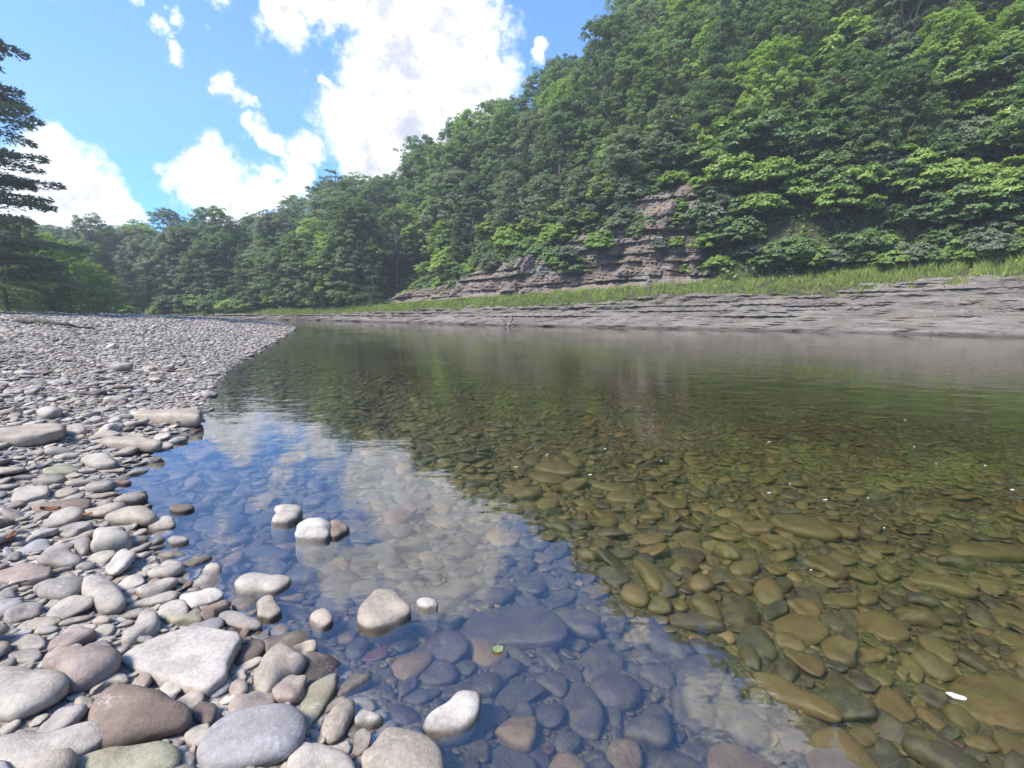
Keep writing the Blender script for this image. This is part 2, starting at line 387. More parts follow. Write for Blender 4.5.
# ------------------------------------------------------------------ stones
TINT = {'pale': (.355, .330, .295), 'white': (.43, .405, .375), 'grey': (.265, .248, .230), 'blue': (.262, .258, .268), 'tan': (.315, .280, .235),
        'pink': (.278, .232, .208), 'brown': (.190, .148, .120), 'dark': (.120, .098, .086), 'green': (.285, .275, .205), 'red': (.26, .145, .112),
        'olive': (.285, .212, .088), 'umber': (.325, .215, .088), 'purple': (.135, .100, .088), 'slate': (.118, .100, .080), 'murk': (.125, .098, .050), 'russet': (.21, .085, .07)}
for k_ in TINT:                      # river stone is a little warm; bed tints are darkened so the sky reflection shows
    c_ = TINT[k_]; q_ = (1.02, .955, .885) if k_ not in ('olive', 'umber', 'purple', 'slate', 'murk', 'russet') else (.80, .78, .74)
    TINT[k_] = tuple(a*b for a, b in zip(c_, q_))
def catmull(pts, n, soft=True):
    p = np.array(pts, float); k = len(p)
    if soft:
        out = []
        for t in np.linspace(0, k, n*4, endpoint=False):
            i = int(t); f = t-i; a, b, c, d = p[(i-1) % k], p[i % k], p[(i+1) % k], p[(i+2) % k]
            out.append(.5*((2*b)+(-a+c)*f+(2*a-5*b+4*c-d)*f*f+(-a+3*b-3*c+d)*f**3))
        q = np.array(out)
    else: q = p
    q = np.vstack([q, q[:1]]); s = np.concatenate([[0], np.cumsum(np.linalg.norm(np.diff(q, axis=0), axis=1))])
    u = np.linspace(0, s[-1], n, endpoint=False)
    return np.column_stack([np.interp(u, s, q[:, 0]), np.interp(u, s, q[:, 1])])
def stone_solid(outline, up, down, n_exp, seed, rough=.05, rings=7, tilt=(0, 0)):
    """outline (n,2) about its own centre; returns V, F of a closed stone"""
    n = len(outline); size = math.sqrt(abs(np.ptp(outline[:, 0])*np.ptp(outline[:, 1])))+1e-6
    lv = [(math.cos(a)**(2/n_exp), math.sin(a)**(2/n_exp)*up) for a in np.linspace(math.pi*.47, 0, rings, endpoint=False)]
    nd = n_exp if down < up*1.6 else 2.0                          # deep stones taper towards the bed
    lv += [(1.0, 0.0)]+[(math.cos(a)**(2/nd), -math.sin(a)**(2/nd)*down) for a in np.linspace(0, math.pi*.46, rings-2)[1:]]
    V = [np.array([[0, 0, up]])]
    if n_exp > 3.4:                                             # flat slabs keep their top surface: extra inner rings
        lv = [(.30, up), (.60, up)]+[q for q in lv if q[0] > .78]
    for s, h in lv: V.append(np.column_stack([outline*s, np.full(n, h)]))
    V.append(np.array([[0, 0, -down]])); V = np.vstack(V)
    V[:, 2] += (V[:, 0]*tilt[0]+V[:, 1]*tilt[1])
    nz = SineNoise(seed, 3, 12, .35, 1.5); nz2 = SineNoise(seed+999, 3, 12, 1.6, 4.0)
    w = V/size
    d = nz(w[:, 0], w[:, 1], w[:, 2]*1.3)*rough*size+nz2(w[:, 0], w[:, 1], w[:, 2])*rough*.22*size
    dirn = np.column_stack([V[:, 0]/size, V[:, 1]/size, V[:, 2]/max(up, down)*.6]); dirn /= (np.linalg.norm(dirn, axis=1)[:, None]+1e-6)
    V = V+dirn*d[:, None]*np.array([1, 1, .7])
    m = len(lv); r = np.arange(m-1)[:, None]*n+1; j = np.arange(n)[None, :]; j2 = (j+1) % n
    Q = np.stack([r+j, r+n+j, r+n+j2, r+j2], -1).reshape(-1, 4)
    jj = np.arange(n); top = np.stack([np.zeros(n, int), 1+jj, 1+(jj+1) % n], -1); lb = 1+(m-1)*n
    bot = np.stack([np.full(n, len(V)-1), lb+(jj+1) % n, lb+jj], -1)
    return V, [Q, np.vstack([top, bot])]
def set_color(o, key, k=1.0):
    c = TINT[key] if isinstance(key, str) else key
    o.color = (c[0]*k, c[1]*k, c[2]*k, 1)

HERO_POLY = []            # footprints, to keep scattered stones out of them
HERO = []                 # (object, label)
SHAPE = {'round': (.50, 2.25, .055), 'oval': (.38, 2.45, .05), 'flat': (.27, 3.1, .05), 'slab': (.20, 5.0, .028), 'chunk': (.52, 2.9, .085)}
def hero(mode, shape, tint, label, *pts):
    T, ne, rg = SHAPE[shape]; px = np.array(pts, float); lo, hi = px[:, 1].max(), px[:, 1].min()
    z0 = 0.0
    for _ in range(3):
        g = np.array([P(a, b, z0) for a, b in px]); c = g[:, :2].mean(0); z0 = gz(*c)
    area = abs(.5*np.sum(g[:, 0]*np.roll(g[:, 1], -1)-np.roll(g[:, 0], -1)*g[:, 1])); size = math.sqrt(area); t = T*size*1.05
    if mode == 'dry': zeq = max(z0, 0)+.30*t; up, dn = .5*t, .55*t
    elif mode == 'wet': up = min(max(.38*t, .024), .09); zeq = .004; dn = max(zeq-z0+.03, .3*t)
    else:
        zeq = z0+.25*t; up, dn = .5*t, .55*t
        if zeq+up > -.035: zeq = -.035-up
    f = (lo-px[:, 1])/max(lo-hi, 1)
    zz = zeq+up*.62*f-(min(dn, .3*t)*.35 if mode == 'dry' else 0)*(1-f)
    g = np.array([P(a, b, z) for (a, b), z in zip(px, zz)])
    o2 = catmull(g[:, :2], 44, shape not in ('slab',)); c = o2.mean(0)
    HERO_POLY.append(o2.copy())
    seed = len(HERO)*13+5
    V, F = stone_solid(o2-c, up, dn, ne, seed, rg)
    name = 'submerged_stone' if mode == 'sub' else ('stone_slab' if shape == 'slab' else 'cobble')
    o = link(name, mesh_from(name, V, F, M['cobble']), loc=(c[0], c[1], zeq)); set_color(o, tint)
    tag(o, label, 'submerged stone' if mode == 'sub' else ('stone slab' if shape == 'slab' else 'cobble'),
        'stones lying under the clear water' if mode == 'sub' else ('stones standing out of the shallow water' if mode == 'wet' else 'cobbles of the gravel bar'))
    HERO.append((o, label)); return o
D, W, S = 'dry', 'wet', 'sub'
hero(D, 'oval', 'pale', 'big pale rounded boulder at the very edge of the gravel bar', (-8,670),(12,665),(31,663),(56,668),(65,679),(62,689),(48,702),(25,714),(8,720),(-12,718),(-25,695))
hero(D, 'round', 'pink', 'pinkish brown rounded boulder left of the white angular slab', (62,650),(83,645),(104,642),(117,650),(118,660),(108,670),(87,686),(71,691),(65,688),(62,676),(52,667),(50,658))
hero(D, 'oval', 'brown', 'large dark brown triangular boulder below the white angular slab', (83,712),(90,698),(100,689),(112,682),(125,681),(142,686),(162,698),(183,705),(194,712),(188,725),(167,735),(142,741),(117,748),(106,748),(98,745),(88,735),(82,722))
hero(D, 'flat', 'pale', 'broad light grey flat boulder below the big pale rounded boulder', (-12,741),(17,731),(42,728),(62,725),(83,720.5),(104,721.5),(109,731),(104,741),(87,754),(69,766),(58,775),(0,781),(-25,766))
hero(D, 'oval', 'green', 'pale greenish long cobble in front of the dark triangular boulder', (73,767),(94,756),(117,748),(146,741),(171,737),(180,745.5),(177,760),(167,772),(125,781),(79,781))
hero(D, 'slab', 'white', 'large white angular flat slab, the biggest flat stone of the near gravel', (119,660),(129,650),(164,636),(195,626),(241,629),(246,636),(237,650),(229,667),(229,681),(209,697),(188,694),(164,685),(122,667))
hero(D, 'oval', 'blue', 'large smooth blue grey oval boulder at the foot of the gravel', (200,745.5),(208,729),(231,712),(260,703),(289,701),(304,710),(307,723),(302,739),(289,752),(264,760),(243,766),(212,773),(204,766),(198.5,754))
hero(D, 'chunk', 'tan', 'tall tan block leaning at the waterline right of the white slab', (254,681),(258,668),(270,650),(283,641),(293,643),(302,653),(300,662),(285,679),(272,695),(264,700),(255,691))
hero(D, 'flat', 'pale', 'thin pale disc between the white slab and the tan block', (231,674),(242,663),(258,656),(263,658),(258,664),(245,672),(234,676))
hero(D, 'round', 'pink', 'small round pinkish pebble beside the corner of the white slab', (228,688),(231,680),(238,677),(246,680),(248,688),(244,695),(236,697),(230,694))
hero(D, 'oval', 'blue', 'small blue grey pebble under the lower corner of the white slab', (208,697),(212,690),(222,682),(230,677),(232,682),(226,692),(216,699))
hero(W, 'oval', 'dark', 'dark wet cobble in the water right of the white slab', (233,668),(240,652),(252,640),(264,638),(267,646),(262,656),(245,668))
hero(D, 'oval', 'grey', 'grey wedge cobble touching the water behind the white slab', (216,616),(225,610),(240,612),(252,619),(262,625),(257,629),(240,630),(222,624))
hero(D, 'chunk', 'brown', 'brown cobble squeezed behind the grey wedge cobble', (202,613),(208,604),(222,602),(229,605),(218,613),(215,624),(203,624))
hero(D, 'flat', 'white', 'whitish flat cobble with a blunt end pointing over the water', (176,595),(195,589),(215,586),(224,592),(219,600),(205,606),(190,610),(180,602))
hero(D, 'flat', 'pale', 'pale flat cobble behind the small greenish block', (160,606),(180,599),(188,606),(186,615),(172,620),(160,621))
hero(D, 'chunk', 'green', 'small greenish block against the far edge of the white slab', (165,618),(190,612),(201,613),(200,624),(170,625))
hero(D, 'flat', 'pale', 'long pale flat cobble lying along the waterline', (125,613),(133,603),(154,595),(175,591),(173,599),(154,605),(142,607))
hero(W, 'chunk', 'tan', 'lumpy tan and brown stone half sunk near the grey wedge', (255,612),(257,602),(265,596),(272,597),(281,609),(281,615),(272,621),(260,620))
hero(W, 'oval', 'pale', 'pale smooth almond shaped stone standing in the blue water', (233,588),(236,579),(247,573),(265,572),(282,574),(291,578),(285,585),(275,591),(258,594),(240,595))
hero(W, 'chunk', 'pale', 'pale stone in the water with a squared far edge', (269,521),(273,515),(276,506),(290,504),(302,505),(303,514),(297,521),(285,525),(273,525))
hero(W, 'chunk', 'white', 'whitish cracked stone in the water beside a brown one', (294,536),(297,525),(312,518),(324,520),(330,528),(330,537),(322,541),(305,542),(296,541))
hero(W, 'chunk', 'brown', 'brown lump in the water joined to the whitish cracked stone', (329,520),(340,520),(349,528),(344,534),(331,536))
hero(W, 'flat', 'dark', 'dark thin stone poking out of the water off the gravel edge', (168,508),(175,504),(188,505),(194,508),(185,512),(172,513))
hero(W, 'flat', 'grey', 'small grey flat stone with a dark reflection off the gravel edge', (167,541),(172,536),(183,536),(189,540),(182,544),(171,545))
hero(W, 'oval', 'pale', 'pale cobble at the water edge touching the large beige oval', (146,526),(152,519),(166,515),(175,518),(176,525),(165,529),(152,531))
hero(D, 'oval', 'tan', 'large beige oval boulder on the water edge', (106,517),(114,511),(126,506),(144,507),(157,514),(155,521),(144,525),(120,524),(108,521))
hero(D, 'chunk', 'pale', 'squarish pale cobble just in front of the large beige oval', (90,540),(95,530),(103,527),(127,526),(129,534),(127,541),(112,547),(95,551),(91,548))
hero(D, 'oval', 'grey', 'grey rounded cobble with a blunt end left of the squarish pale cobble', (40,561),(46,552),(60,548),(72,550),(81,561),(70,566),(52,567))
hero(D, 'oval', 'grey', 'grey cobble tucked beside the squarish pale cobble', (66,546),(75,541),(88,536),(90,545),(87,552),(82,555),(74,549))
hero(D, 'oval', 'pale', 'large smooth pinkish white oval boulder tilted on the cobbles', (78,584),(83,576),(96,572),(107,575),(119,585),(127,598),(126,607),(115,613),(100,613),(88,604),(80,594))
hero(D, 'oval', 'grey', 'rounded grey boulder leaning on the pinkish white oval', (31,588),(40,581),(60,577),(80,575),(83,581),(77,592),(65,598),(45,600),(38,595))
hero(D, 'slab', 'pink', 'long pinkish slab at the frame edge behind the leaning grey boulder', (-10,575),(10,568),(31,564),(52,569),(50,577),(30,583),(5,585),(-10,584))
hero(D, 'chunk', 'pale', 'rugged pale ridged cobble behind the white angular slab', (123,638),(130,626),(141,612),(152,608),(160,616),(160,624),(150,632),(140,640),(128,645))
hero(D, 'flat', 'pale', 'pale wedge cobble above the pinkish brown boulder', (90,638),(95,628),(106,623),(115,625),(113,632),(100,641),(93,641))
hero(D, 'flat', 'pale', 'pale flat cobble with a pointed end above the pinkish brown boulder', (63,637),(70,625),(85,622),(98,624),(92,632),(78,637))
hero(D, 'flat', 'tan', 'long tan cobble left of the pointed pale cobble', (16,630),(25,622),(45,616),(61,615),(62,620),(50,627),(30,632))
hero(D, 'flat', 'pale', 'pale oval cobble above the big pale rounded boulder', (8,645),(15,637),(30,634),(44,637),(45,646),(35,651),(15,651))
hero(D, 'flat', 'grey', 'small grey flat cobble under the pale oval one', (9,655),(20,650),(38,650),(41,657),(30,663),(14,662))
hero(D, 'oval', 'pale', 'pale curved cobble between the pink and the dark brown boulders', (89,694),(95,684),(108,674),(122,671),(128,676),(127,681),(112,683),(100,689),(92,696))
hero(D, 'slab', 'brown', 'brown board like slab lying near the large beige oval', (30,508),(50,503),(75,499),(92,500),(91,508),(75,513),(55,517),(38,514))
hero(D, 'slab', 'pale', 'square pale slab on the middle of the gravel bar edge', (10,503),(14,489),(30,486),(48,487),(47,496),(25,503))
hero(D, 'slab', 'tan', 'long pale plank like slab at the frame edge of the gravel', (-10,433),(15,428),(45,425),(67,424),(66,431),(45,438),(20,443),(-10,444))
hero(D, 'flat', 'tan', 'long tan cobble pointing to the water beside the bright blue reflection', (98,442),(105,438),(130,437),(150,438),(162,444),(155,449),(130,448),(108,446))
hero(D, 'slab', 'tan', 'large flat tan slab reaching the water where the bar bends', (130,414),(140,411),(165,410),(200,411),(201,421),(180,422),(155,421),(135,420))
hero(D, 'flat', 'pale', 'pale arched cobble near the narrow inlet', (82,460),(92,454),(105,455),(117,464),(105,467),(90,466))
hero(D, 'slab', 'tan', 'thin tan strip of stone at the water edge', (97,472),(110,469),(125,468),(124,471),(105,473))
hero(D, 'oval', 'pale', 'pale rounded cobble behind the plank like slab', (36,413),(45,408),(60,407),(62,410),(52,416),(40,417))
hero(D, 'flat', 'grey', 'dark edged long cobble far up the gravel bar', (111,366),(118,363),(131,364),(130,367),(115,368))
hero(W, 'flat', 'green', 'upright greenish slab with a pale rim standing in the water', (298,706),(305,692),(318,680),(330,671),(339,670),(338,675),(334,690),(327,705),(315,725),(306,738),(303,720))
hero(D, 'round', 'tan', 'tan egg shaped stone beside the upright greenish slab', (320,733),(327,718),(337,702),(346,695),(354,698),(355,707),(350,722),(342,737),(332,744),(323,742))
hero(D, 'oval', 'pale', 'pale boulder at the bottom right of the blue grey oval', (290,755),(300,741),(312,744),(322,743),(340,750),(352,762),(354,775),(320,790),(292,780))
hero(W, 'chunk', 'white', 'small white three cornered stone at the waterline', (354,724),(358,712),(362,708),(371,712),(383,719),(370,726),(358,728))
hero(D, 'oval', 'tan', 'large cream coloured boulder at the bottom edge by the water', (356,756),(367,745),(376,730),(386,719),(400,717),(415,722),(430,731),(441,745),(443,765),(438,790),(400,800),(365,785))
hero(W, 'flat', 'white', 'bright white topped stone with a dark wet rim in the shallows', (424,727),(430,715),(443,703),(455,690),(466,687),(478,692),(479,705),(475,721),(465,730),(450,735),(438,736),(427,731))
hero(W, 'chunk', 'tan', 'large tan rock standing in the water with its dark reflection', (358,621),(362,611),(370,603),(375,592),(386,589),(397,591),(404,599),(411,607),(410,615),(394,624),(375,628),(360,625))
hero(W, 'chunk', 'white', 'small white block in the water just right of the tan rock', (417,602),(420,598),(430,596),(437,600),(438,608),(432,610),(419,609))
hero(W, 'chunk', 'tan', 'small upright cream and brown stone alone in the water', (312,617),(316,610),(323,608),(330,614),(330,622),(325,628),(317,629),(313,623))
hero(W, 'flat', 'brown', 'small brown stone at the inlet below the thin tan strip', (114,482),(120,479),(130,480),(131,483),(122,485))
N_DRY_HERO = len(HERO)
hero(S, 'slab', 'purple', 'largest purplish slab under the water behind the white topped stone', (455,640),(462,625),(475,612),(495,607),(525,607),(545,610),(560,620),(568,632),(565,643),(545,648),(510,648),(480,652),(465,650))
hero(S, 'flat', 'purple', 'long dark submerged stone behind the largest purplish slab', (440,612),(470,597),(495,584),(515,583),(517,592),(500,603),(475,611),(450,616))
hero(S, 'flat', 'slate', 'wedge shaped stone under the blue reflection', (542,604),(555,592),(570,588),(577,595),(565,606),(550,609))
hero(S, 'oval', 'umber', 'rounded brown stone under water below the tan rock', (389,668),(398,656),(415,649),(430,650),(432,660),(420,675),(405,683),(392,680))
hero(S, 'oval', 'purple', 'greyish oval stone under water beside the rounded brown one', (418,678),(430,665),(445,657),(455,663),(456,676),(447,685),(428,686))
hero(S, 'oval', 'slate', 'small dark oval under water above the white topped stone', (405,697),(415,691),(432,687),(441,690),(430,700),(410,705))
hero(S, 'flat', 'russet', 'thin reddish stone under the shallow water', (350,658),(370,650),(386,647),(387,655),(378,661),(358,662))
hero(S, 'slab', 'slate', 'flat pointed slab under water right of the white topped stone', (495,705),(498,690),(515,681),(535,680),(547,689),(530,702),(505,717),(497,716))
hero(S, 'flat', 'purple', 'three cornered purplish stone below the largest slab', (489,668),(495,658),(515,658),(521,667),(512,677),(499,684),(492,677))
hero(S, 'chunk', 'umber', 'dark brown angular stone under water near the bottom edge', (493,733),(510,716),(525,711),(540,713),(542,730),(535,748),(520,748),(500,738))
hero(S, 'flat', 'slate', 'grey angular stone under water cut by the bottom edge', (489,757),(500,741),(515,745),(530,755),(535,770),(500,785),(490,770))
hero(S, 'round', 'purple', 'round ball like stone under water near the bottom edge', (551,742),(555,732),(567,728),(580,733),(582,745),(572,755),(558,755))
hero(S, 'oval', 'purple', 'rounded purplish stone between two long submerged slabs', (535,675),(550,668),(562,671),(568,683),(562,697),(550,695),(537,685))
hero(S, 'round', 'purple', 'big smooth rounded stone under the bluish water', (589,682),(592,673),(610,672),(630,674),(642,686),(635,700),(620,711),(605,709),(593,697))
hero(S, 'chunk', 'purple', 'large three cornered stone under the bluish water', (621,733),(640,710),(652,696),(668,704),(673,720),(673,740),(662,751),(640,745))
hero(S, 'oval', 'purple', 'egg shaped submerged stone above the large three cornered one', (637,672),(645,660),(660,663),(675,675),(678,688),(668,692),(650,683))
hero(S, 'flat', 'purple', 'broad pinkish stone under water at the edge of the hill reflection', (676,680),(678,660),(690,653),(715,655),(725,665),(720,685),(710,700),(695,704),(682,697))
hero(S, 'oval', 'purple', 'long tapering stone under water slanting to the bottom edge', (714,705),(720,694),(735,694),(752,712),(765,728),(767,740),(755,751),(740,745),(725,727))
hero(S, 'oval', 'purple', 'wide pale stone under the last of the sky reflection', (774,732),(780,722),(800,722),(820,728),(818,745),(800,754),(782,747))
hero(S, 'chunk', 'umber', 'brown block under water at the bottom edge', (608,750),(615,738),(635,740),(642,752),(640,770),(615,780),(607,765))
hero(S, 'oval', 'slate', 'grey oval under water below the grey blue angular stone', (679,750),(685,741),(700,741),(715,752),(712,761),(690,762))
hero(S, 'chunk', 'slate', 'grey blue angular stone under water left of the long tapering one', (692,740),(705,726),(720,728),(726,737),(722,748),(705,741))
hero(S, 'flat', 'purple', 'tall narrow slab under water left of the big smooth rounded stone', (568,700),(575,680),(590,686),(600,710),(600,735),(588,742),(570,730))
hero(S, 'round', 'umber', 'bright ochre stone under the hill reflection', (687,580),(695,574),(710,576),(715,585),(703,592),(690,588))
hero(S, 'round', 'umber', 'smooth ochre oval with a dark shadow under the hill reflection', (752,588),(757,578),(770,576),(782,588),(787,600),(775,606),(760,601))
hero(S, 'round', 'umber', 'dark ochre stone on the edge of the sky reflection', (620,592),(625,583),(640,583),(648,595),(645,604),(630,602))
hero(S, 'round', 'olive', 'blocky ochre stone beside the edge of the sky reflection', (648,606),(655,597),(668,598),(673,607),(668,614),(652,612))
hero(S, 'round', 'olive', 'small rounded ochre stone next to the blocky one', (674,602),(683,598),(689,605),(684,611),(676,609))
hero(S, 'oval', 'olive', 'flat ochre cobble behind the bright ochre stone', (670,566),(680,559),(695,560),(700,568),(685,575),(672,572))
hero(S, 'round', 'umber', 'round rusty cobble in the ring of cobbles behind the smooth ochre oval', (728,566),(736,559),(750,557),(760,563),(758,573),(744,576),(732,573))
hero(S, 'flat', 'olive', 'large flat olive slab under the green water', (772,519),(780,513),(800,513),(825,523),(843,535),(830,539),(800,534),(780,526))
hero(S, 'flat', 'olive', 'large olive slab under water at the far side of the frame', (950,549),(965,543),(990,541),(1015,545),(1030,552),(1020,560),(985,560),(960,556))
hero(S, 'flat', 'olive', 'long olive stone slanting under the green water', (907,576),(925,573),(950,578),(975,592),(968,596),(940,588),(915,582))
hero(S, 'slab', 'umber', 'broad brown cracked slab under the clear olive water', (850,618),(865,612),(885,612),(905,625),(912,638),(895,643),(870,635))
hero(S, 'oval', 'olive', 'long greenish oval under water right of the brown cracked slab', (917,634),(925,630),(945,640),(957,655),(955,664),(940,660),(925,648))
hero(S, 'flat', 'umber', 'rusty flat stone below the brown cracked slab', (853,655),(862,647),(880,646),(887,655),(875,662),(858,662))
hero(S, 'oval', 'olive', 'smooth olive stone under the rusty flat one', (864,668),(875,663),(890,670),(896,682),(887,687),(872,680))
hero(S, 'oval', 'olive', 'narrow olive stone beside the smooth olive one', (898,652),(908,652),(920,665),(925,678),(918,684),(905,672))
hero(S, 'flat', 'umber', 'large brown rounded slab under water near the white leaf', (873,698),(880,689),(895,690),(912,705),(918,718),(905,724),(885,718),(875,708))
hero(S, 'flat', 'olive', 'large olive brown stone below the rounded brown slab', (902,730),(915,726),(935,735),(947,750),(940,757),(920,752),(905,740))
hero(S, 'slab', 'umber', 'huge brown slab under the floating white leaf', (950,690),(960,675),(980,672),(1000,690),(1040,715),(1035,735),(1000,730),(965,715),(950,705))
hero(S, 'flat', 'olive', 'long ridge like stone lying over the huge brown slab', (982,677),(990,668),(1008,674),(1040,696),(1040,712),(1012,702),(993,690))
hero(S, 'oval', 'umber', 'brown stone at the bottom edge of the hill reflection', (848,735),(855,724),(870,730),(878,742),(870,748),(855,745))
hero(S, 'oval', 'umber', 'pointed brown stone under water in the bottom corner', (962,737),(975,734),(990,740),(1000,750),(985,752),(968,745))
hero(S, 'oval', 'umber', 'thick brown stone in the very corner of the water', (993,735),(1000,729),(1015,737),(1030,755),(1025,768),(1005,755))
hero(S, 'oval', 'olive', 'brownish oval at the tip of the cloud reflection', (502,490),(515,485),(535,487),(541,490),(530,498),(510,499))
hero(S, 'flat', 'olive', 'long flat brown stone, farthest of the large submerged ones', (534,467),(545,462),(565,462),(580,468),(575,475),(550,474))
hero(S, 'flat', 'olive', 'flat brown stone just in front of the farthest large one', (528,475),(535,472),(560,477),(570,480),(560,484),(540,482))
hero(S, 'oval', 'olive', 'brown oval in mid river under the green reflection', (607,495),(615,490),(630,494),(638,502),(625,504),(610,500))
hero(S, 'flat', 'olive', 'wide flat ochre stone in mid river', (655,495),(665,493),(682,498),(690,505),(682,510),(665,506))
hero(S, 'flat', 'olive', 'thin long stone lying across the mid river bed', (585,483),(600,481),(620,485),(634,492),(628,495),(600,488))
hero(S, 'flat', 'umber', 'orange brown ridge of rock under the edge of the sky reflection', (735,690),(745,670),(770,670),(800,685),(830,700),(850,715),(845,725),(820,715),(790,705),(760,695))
hero(S, 'flat', 'slate', 'big faint bluish stone under water behind the almond shaped stone', (232,557),(240,549),(260,546),(285,549),(290,556),(270,563),(245,564))
for k_, o_ in enumerate(HERO[:N_DRY_HERO]): pass

# ---- scatter: candidates, largest first, each kept off the others
def inside_hero(x, y, r):
    hit = np.zeros(len(x), bool)
    for poly in HERO_POLY:
        c = poly.mean(0); rad = np.max(np.linalg.norm(poly-c, axis=1)); near = np.where(np.hypot(x-c[0], y-c[1]) < rad+r)[0]
        if not len(near): continue
        px, py = x[near], y[near]; ins = np.zeros(len(near), bool); q = np.roll(poly, -1, 0)
        for (ax, ay), (bx2, by2) in zip(poly, q):
            cond = ((ay > py) != (by2 > py)); ins ^= cond & (px < (bx2-ax)*(py-ay)/(by2-ay+1e-12)+ax)
        dmin = np.min(np.hypot(px[:, None]-poly[None, :, 0], py[:, None]-poly[None, :, 1]), axis=1)
        hit[near] |= ins | (dmin < .62*r[near])
    return hit
def scatter(n, az0, az1, r0, r1, want_land, seed, med=.05, sig=.6, rmax=.2, pix=1.1, fill=.82):
    g = np.random.default_rng(seed)
    az = g.uniform(R(az0), R(az1), n); D_ = np.exp(g.uniform(math.log(r0), math.log(r1), n)); x = D_*np.sin(az); y = D_*np.cos(az)
    r = np.exp(g.normal(math.log(med), sig, n)); rmin = np.maximum(.010, D_/FPX*pix); low = r < rmin
    r = np.where(low, rmin*g.uniform(1, 1.7, n), r); r = np.minimum(r, rmax)
    l, f = dL(x, y), dF(x, y)
    if want_land: ok = (l > -.10+.0*r) & (f < .3) & (l < 40)
    else: ok = (l < .04) & (f < -.4)
    x, y, r, l = x[ok], y[ok], r[ok], l[ok]
    ok = ~inside_hero(x, y, r); x, y, r, l = x[ok], y[ok], r[ok], l[ok]
    o = np.argsort(-r); x, y, r, l = x[o], y[o], r[o], l[o]
    levels = {}; keep = []
    for i in range(len(x)):
        a, b, q = x[i], y[i], r[i]; good = True
        for lev, cells in levels.items():
            cs = 2.0**lev*2; ca, cb = int(a//cs), int(b//cs)
            for ia in (ca-1, ca, ca+1):
                for ib in (cb-1, cb, cb+1):
                    for (a2, b2, r2) in cells.get((ia, ib), ()):
                        m = fill*(q+r2)
                        if (a-a2)**2+(b-b2)**2 < m*m: good = False; break
                    if not good: break
                if not good: break
            if not good: break
        if good:
            lev = math.ceil(math.log2(q)); cs = 2.0**lev*2
            levels.setdefault(lev, {}).setdefault((int(a//cs), int(b//cs)), []).append((a, b, q)); keep.append(i)
    keep = np.array(keep); return x[keep], y[keep], r[keep], l[keep]

def unit_stone(seed, n, rings, thick, ne):
    g = np.random.default_rng(seed); th = np.linspace(0, 2*math.pi, n, endpoint=False); asp = g.uniform(.50, .92)
    rr = 1+sum(g.normal(0, .17/k)*np.cos(k*th+g.uniform(0, 6.28)) for k in (2, 3, 4, 5))
    o = np.column_stack([rr*np.cos(th), rr*np.sin(th)*asp])
    return stone_solid(o, thick, thick*.95, ne, seed, .085, rings)
PROTO_HI = [unit_stone(100+i, 26, 6, [.28, .36, .19, .31, .42, .23][i % 6], [2.3, 2.8, 3.4, 2.5][i % 4]) for i in range(18)]
PROTO_LO = [unit_stone(200+i, 9, 3, [.24, .32, .19, .36][i % 4], [2.4, 3.0, 2.2][i % 3]) for i in range(12)]
PROTO_MID = [unit_stone(300+i, 14, 4, [.24, .32, .19, .36][i % 4], [2.4, 3.0, 2.2][i % 3]) for i in range(12)]
PROTO_ME = [mesh_from('cobble', V, F, M['cobble']) for V, F in PROTO_HI]
SHAPE_WORD = ['smooth', 'rounded', 'thin flat', 'rounded', 'thick', 'flat']

def rotmat(yaw, tx, ty):
    cz, sz, cx, sx, cy, sy = np.cos(yaw), np.sin(yaw), np.cos(tx), np.sin(tx), np.cos(ty), np.sin(ty)
    Rz = np.array([[cz, -sz, 0*cz], [sz, cz, 0*cz], [0*cz, 0*cz, 1+0*cz]]); Rx = np.array([[1+0*cx, 0*cx, 0*cx], [0*cx, cx, -sx], [0*cx, sx, cx]])
    Ry = np.array([[cy, 0*cy, sy], [0*cy, 1+0*cy, 0*cy], [-sy, 0*cy, cy]])
    return np.einsum('ijn,jkn,kln->nil', Rz, Ry, Rx)
def build_stuff(name, protos, x, y, z, r, rgb, seed):
    g = np.random.default_rng(seed); n = len(x); Vs, Qs, Ts, Cs = [], [], [], []; base = 0
    pick = g.integers(0, len(protos), n)
    for k, (V, F) in enumerate(protos):
        i = np.where(pick == k)[0]
        if not len(i): continue
        rm = rotmat(g.uniform(0, 6.28, len(i)), g.normal(.10, .17, len(i)), g.normal(-.06, .17, len(i)))
        W_ = np.einsum('nij,vj->nvi', rm, V)*r[i][:, None, None]*np.array([1, 1, 1.0])+np.stack([x[i], y[i], z[i]], -1)[:, None, :]
        m = len(V); offs = base+np.arange(len(i))[:, None, None]*m
        Vs.append(W_.reshape(-1, 3)); Qs.append((F[0][None]+offs).reshape(-1, 4)); Ts.append((F[1][None]+offs).reshape(-1, 3))
        Cs.append(np.repeat(rgb[i], m, axis=0)); base += m*len(i)
    me = mesh_from(name, np.vstack(Vs), [np.vstack(Qs), np.vstack(Ts)], M['shingle']); cattr(me, 'tint', np.vstack(Cs)); return me
DRYKEYS = ['pale', 'grey', 'tan', 'pink', 'blue', 'brown', 'white', 'green', 'dark', 'red']; DRYP = np.array([.36, .24, .19, .05, .05, .04, .05, .01, .025, .002]); DRYP /= DRYP.sum()
WORD = {'pale': 'pale grey', 'grey': 'grey', 'tan': 'tan', 'pink': 'pinkish', 'blue': 'blue grey', 'brown': 'brown', 'white': 'whitish', 'green': 'greenish', 'dark': 'dark', 'red': 'reddish',
        'olive': 'olive', 'umber': 'ochre brown', 'purple': 'purplish', 'slate': 'slate grey', 'murk': 'dark murky', 'russet': 'reddish'}
MARKS = []                # landmarks: (pixel x, pixel y, short phrase)
for o_, l_ in HERO:
    pass
def pix(o_): return project(o_.location)[:2]
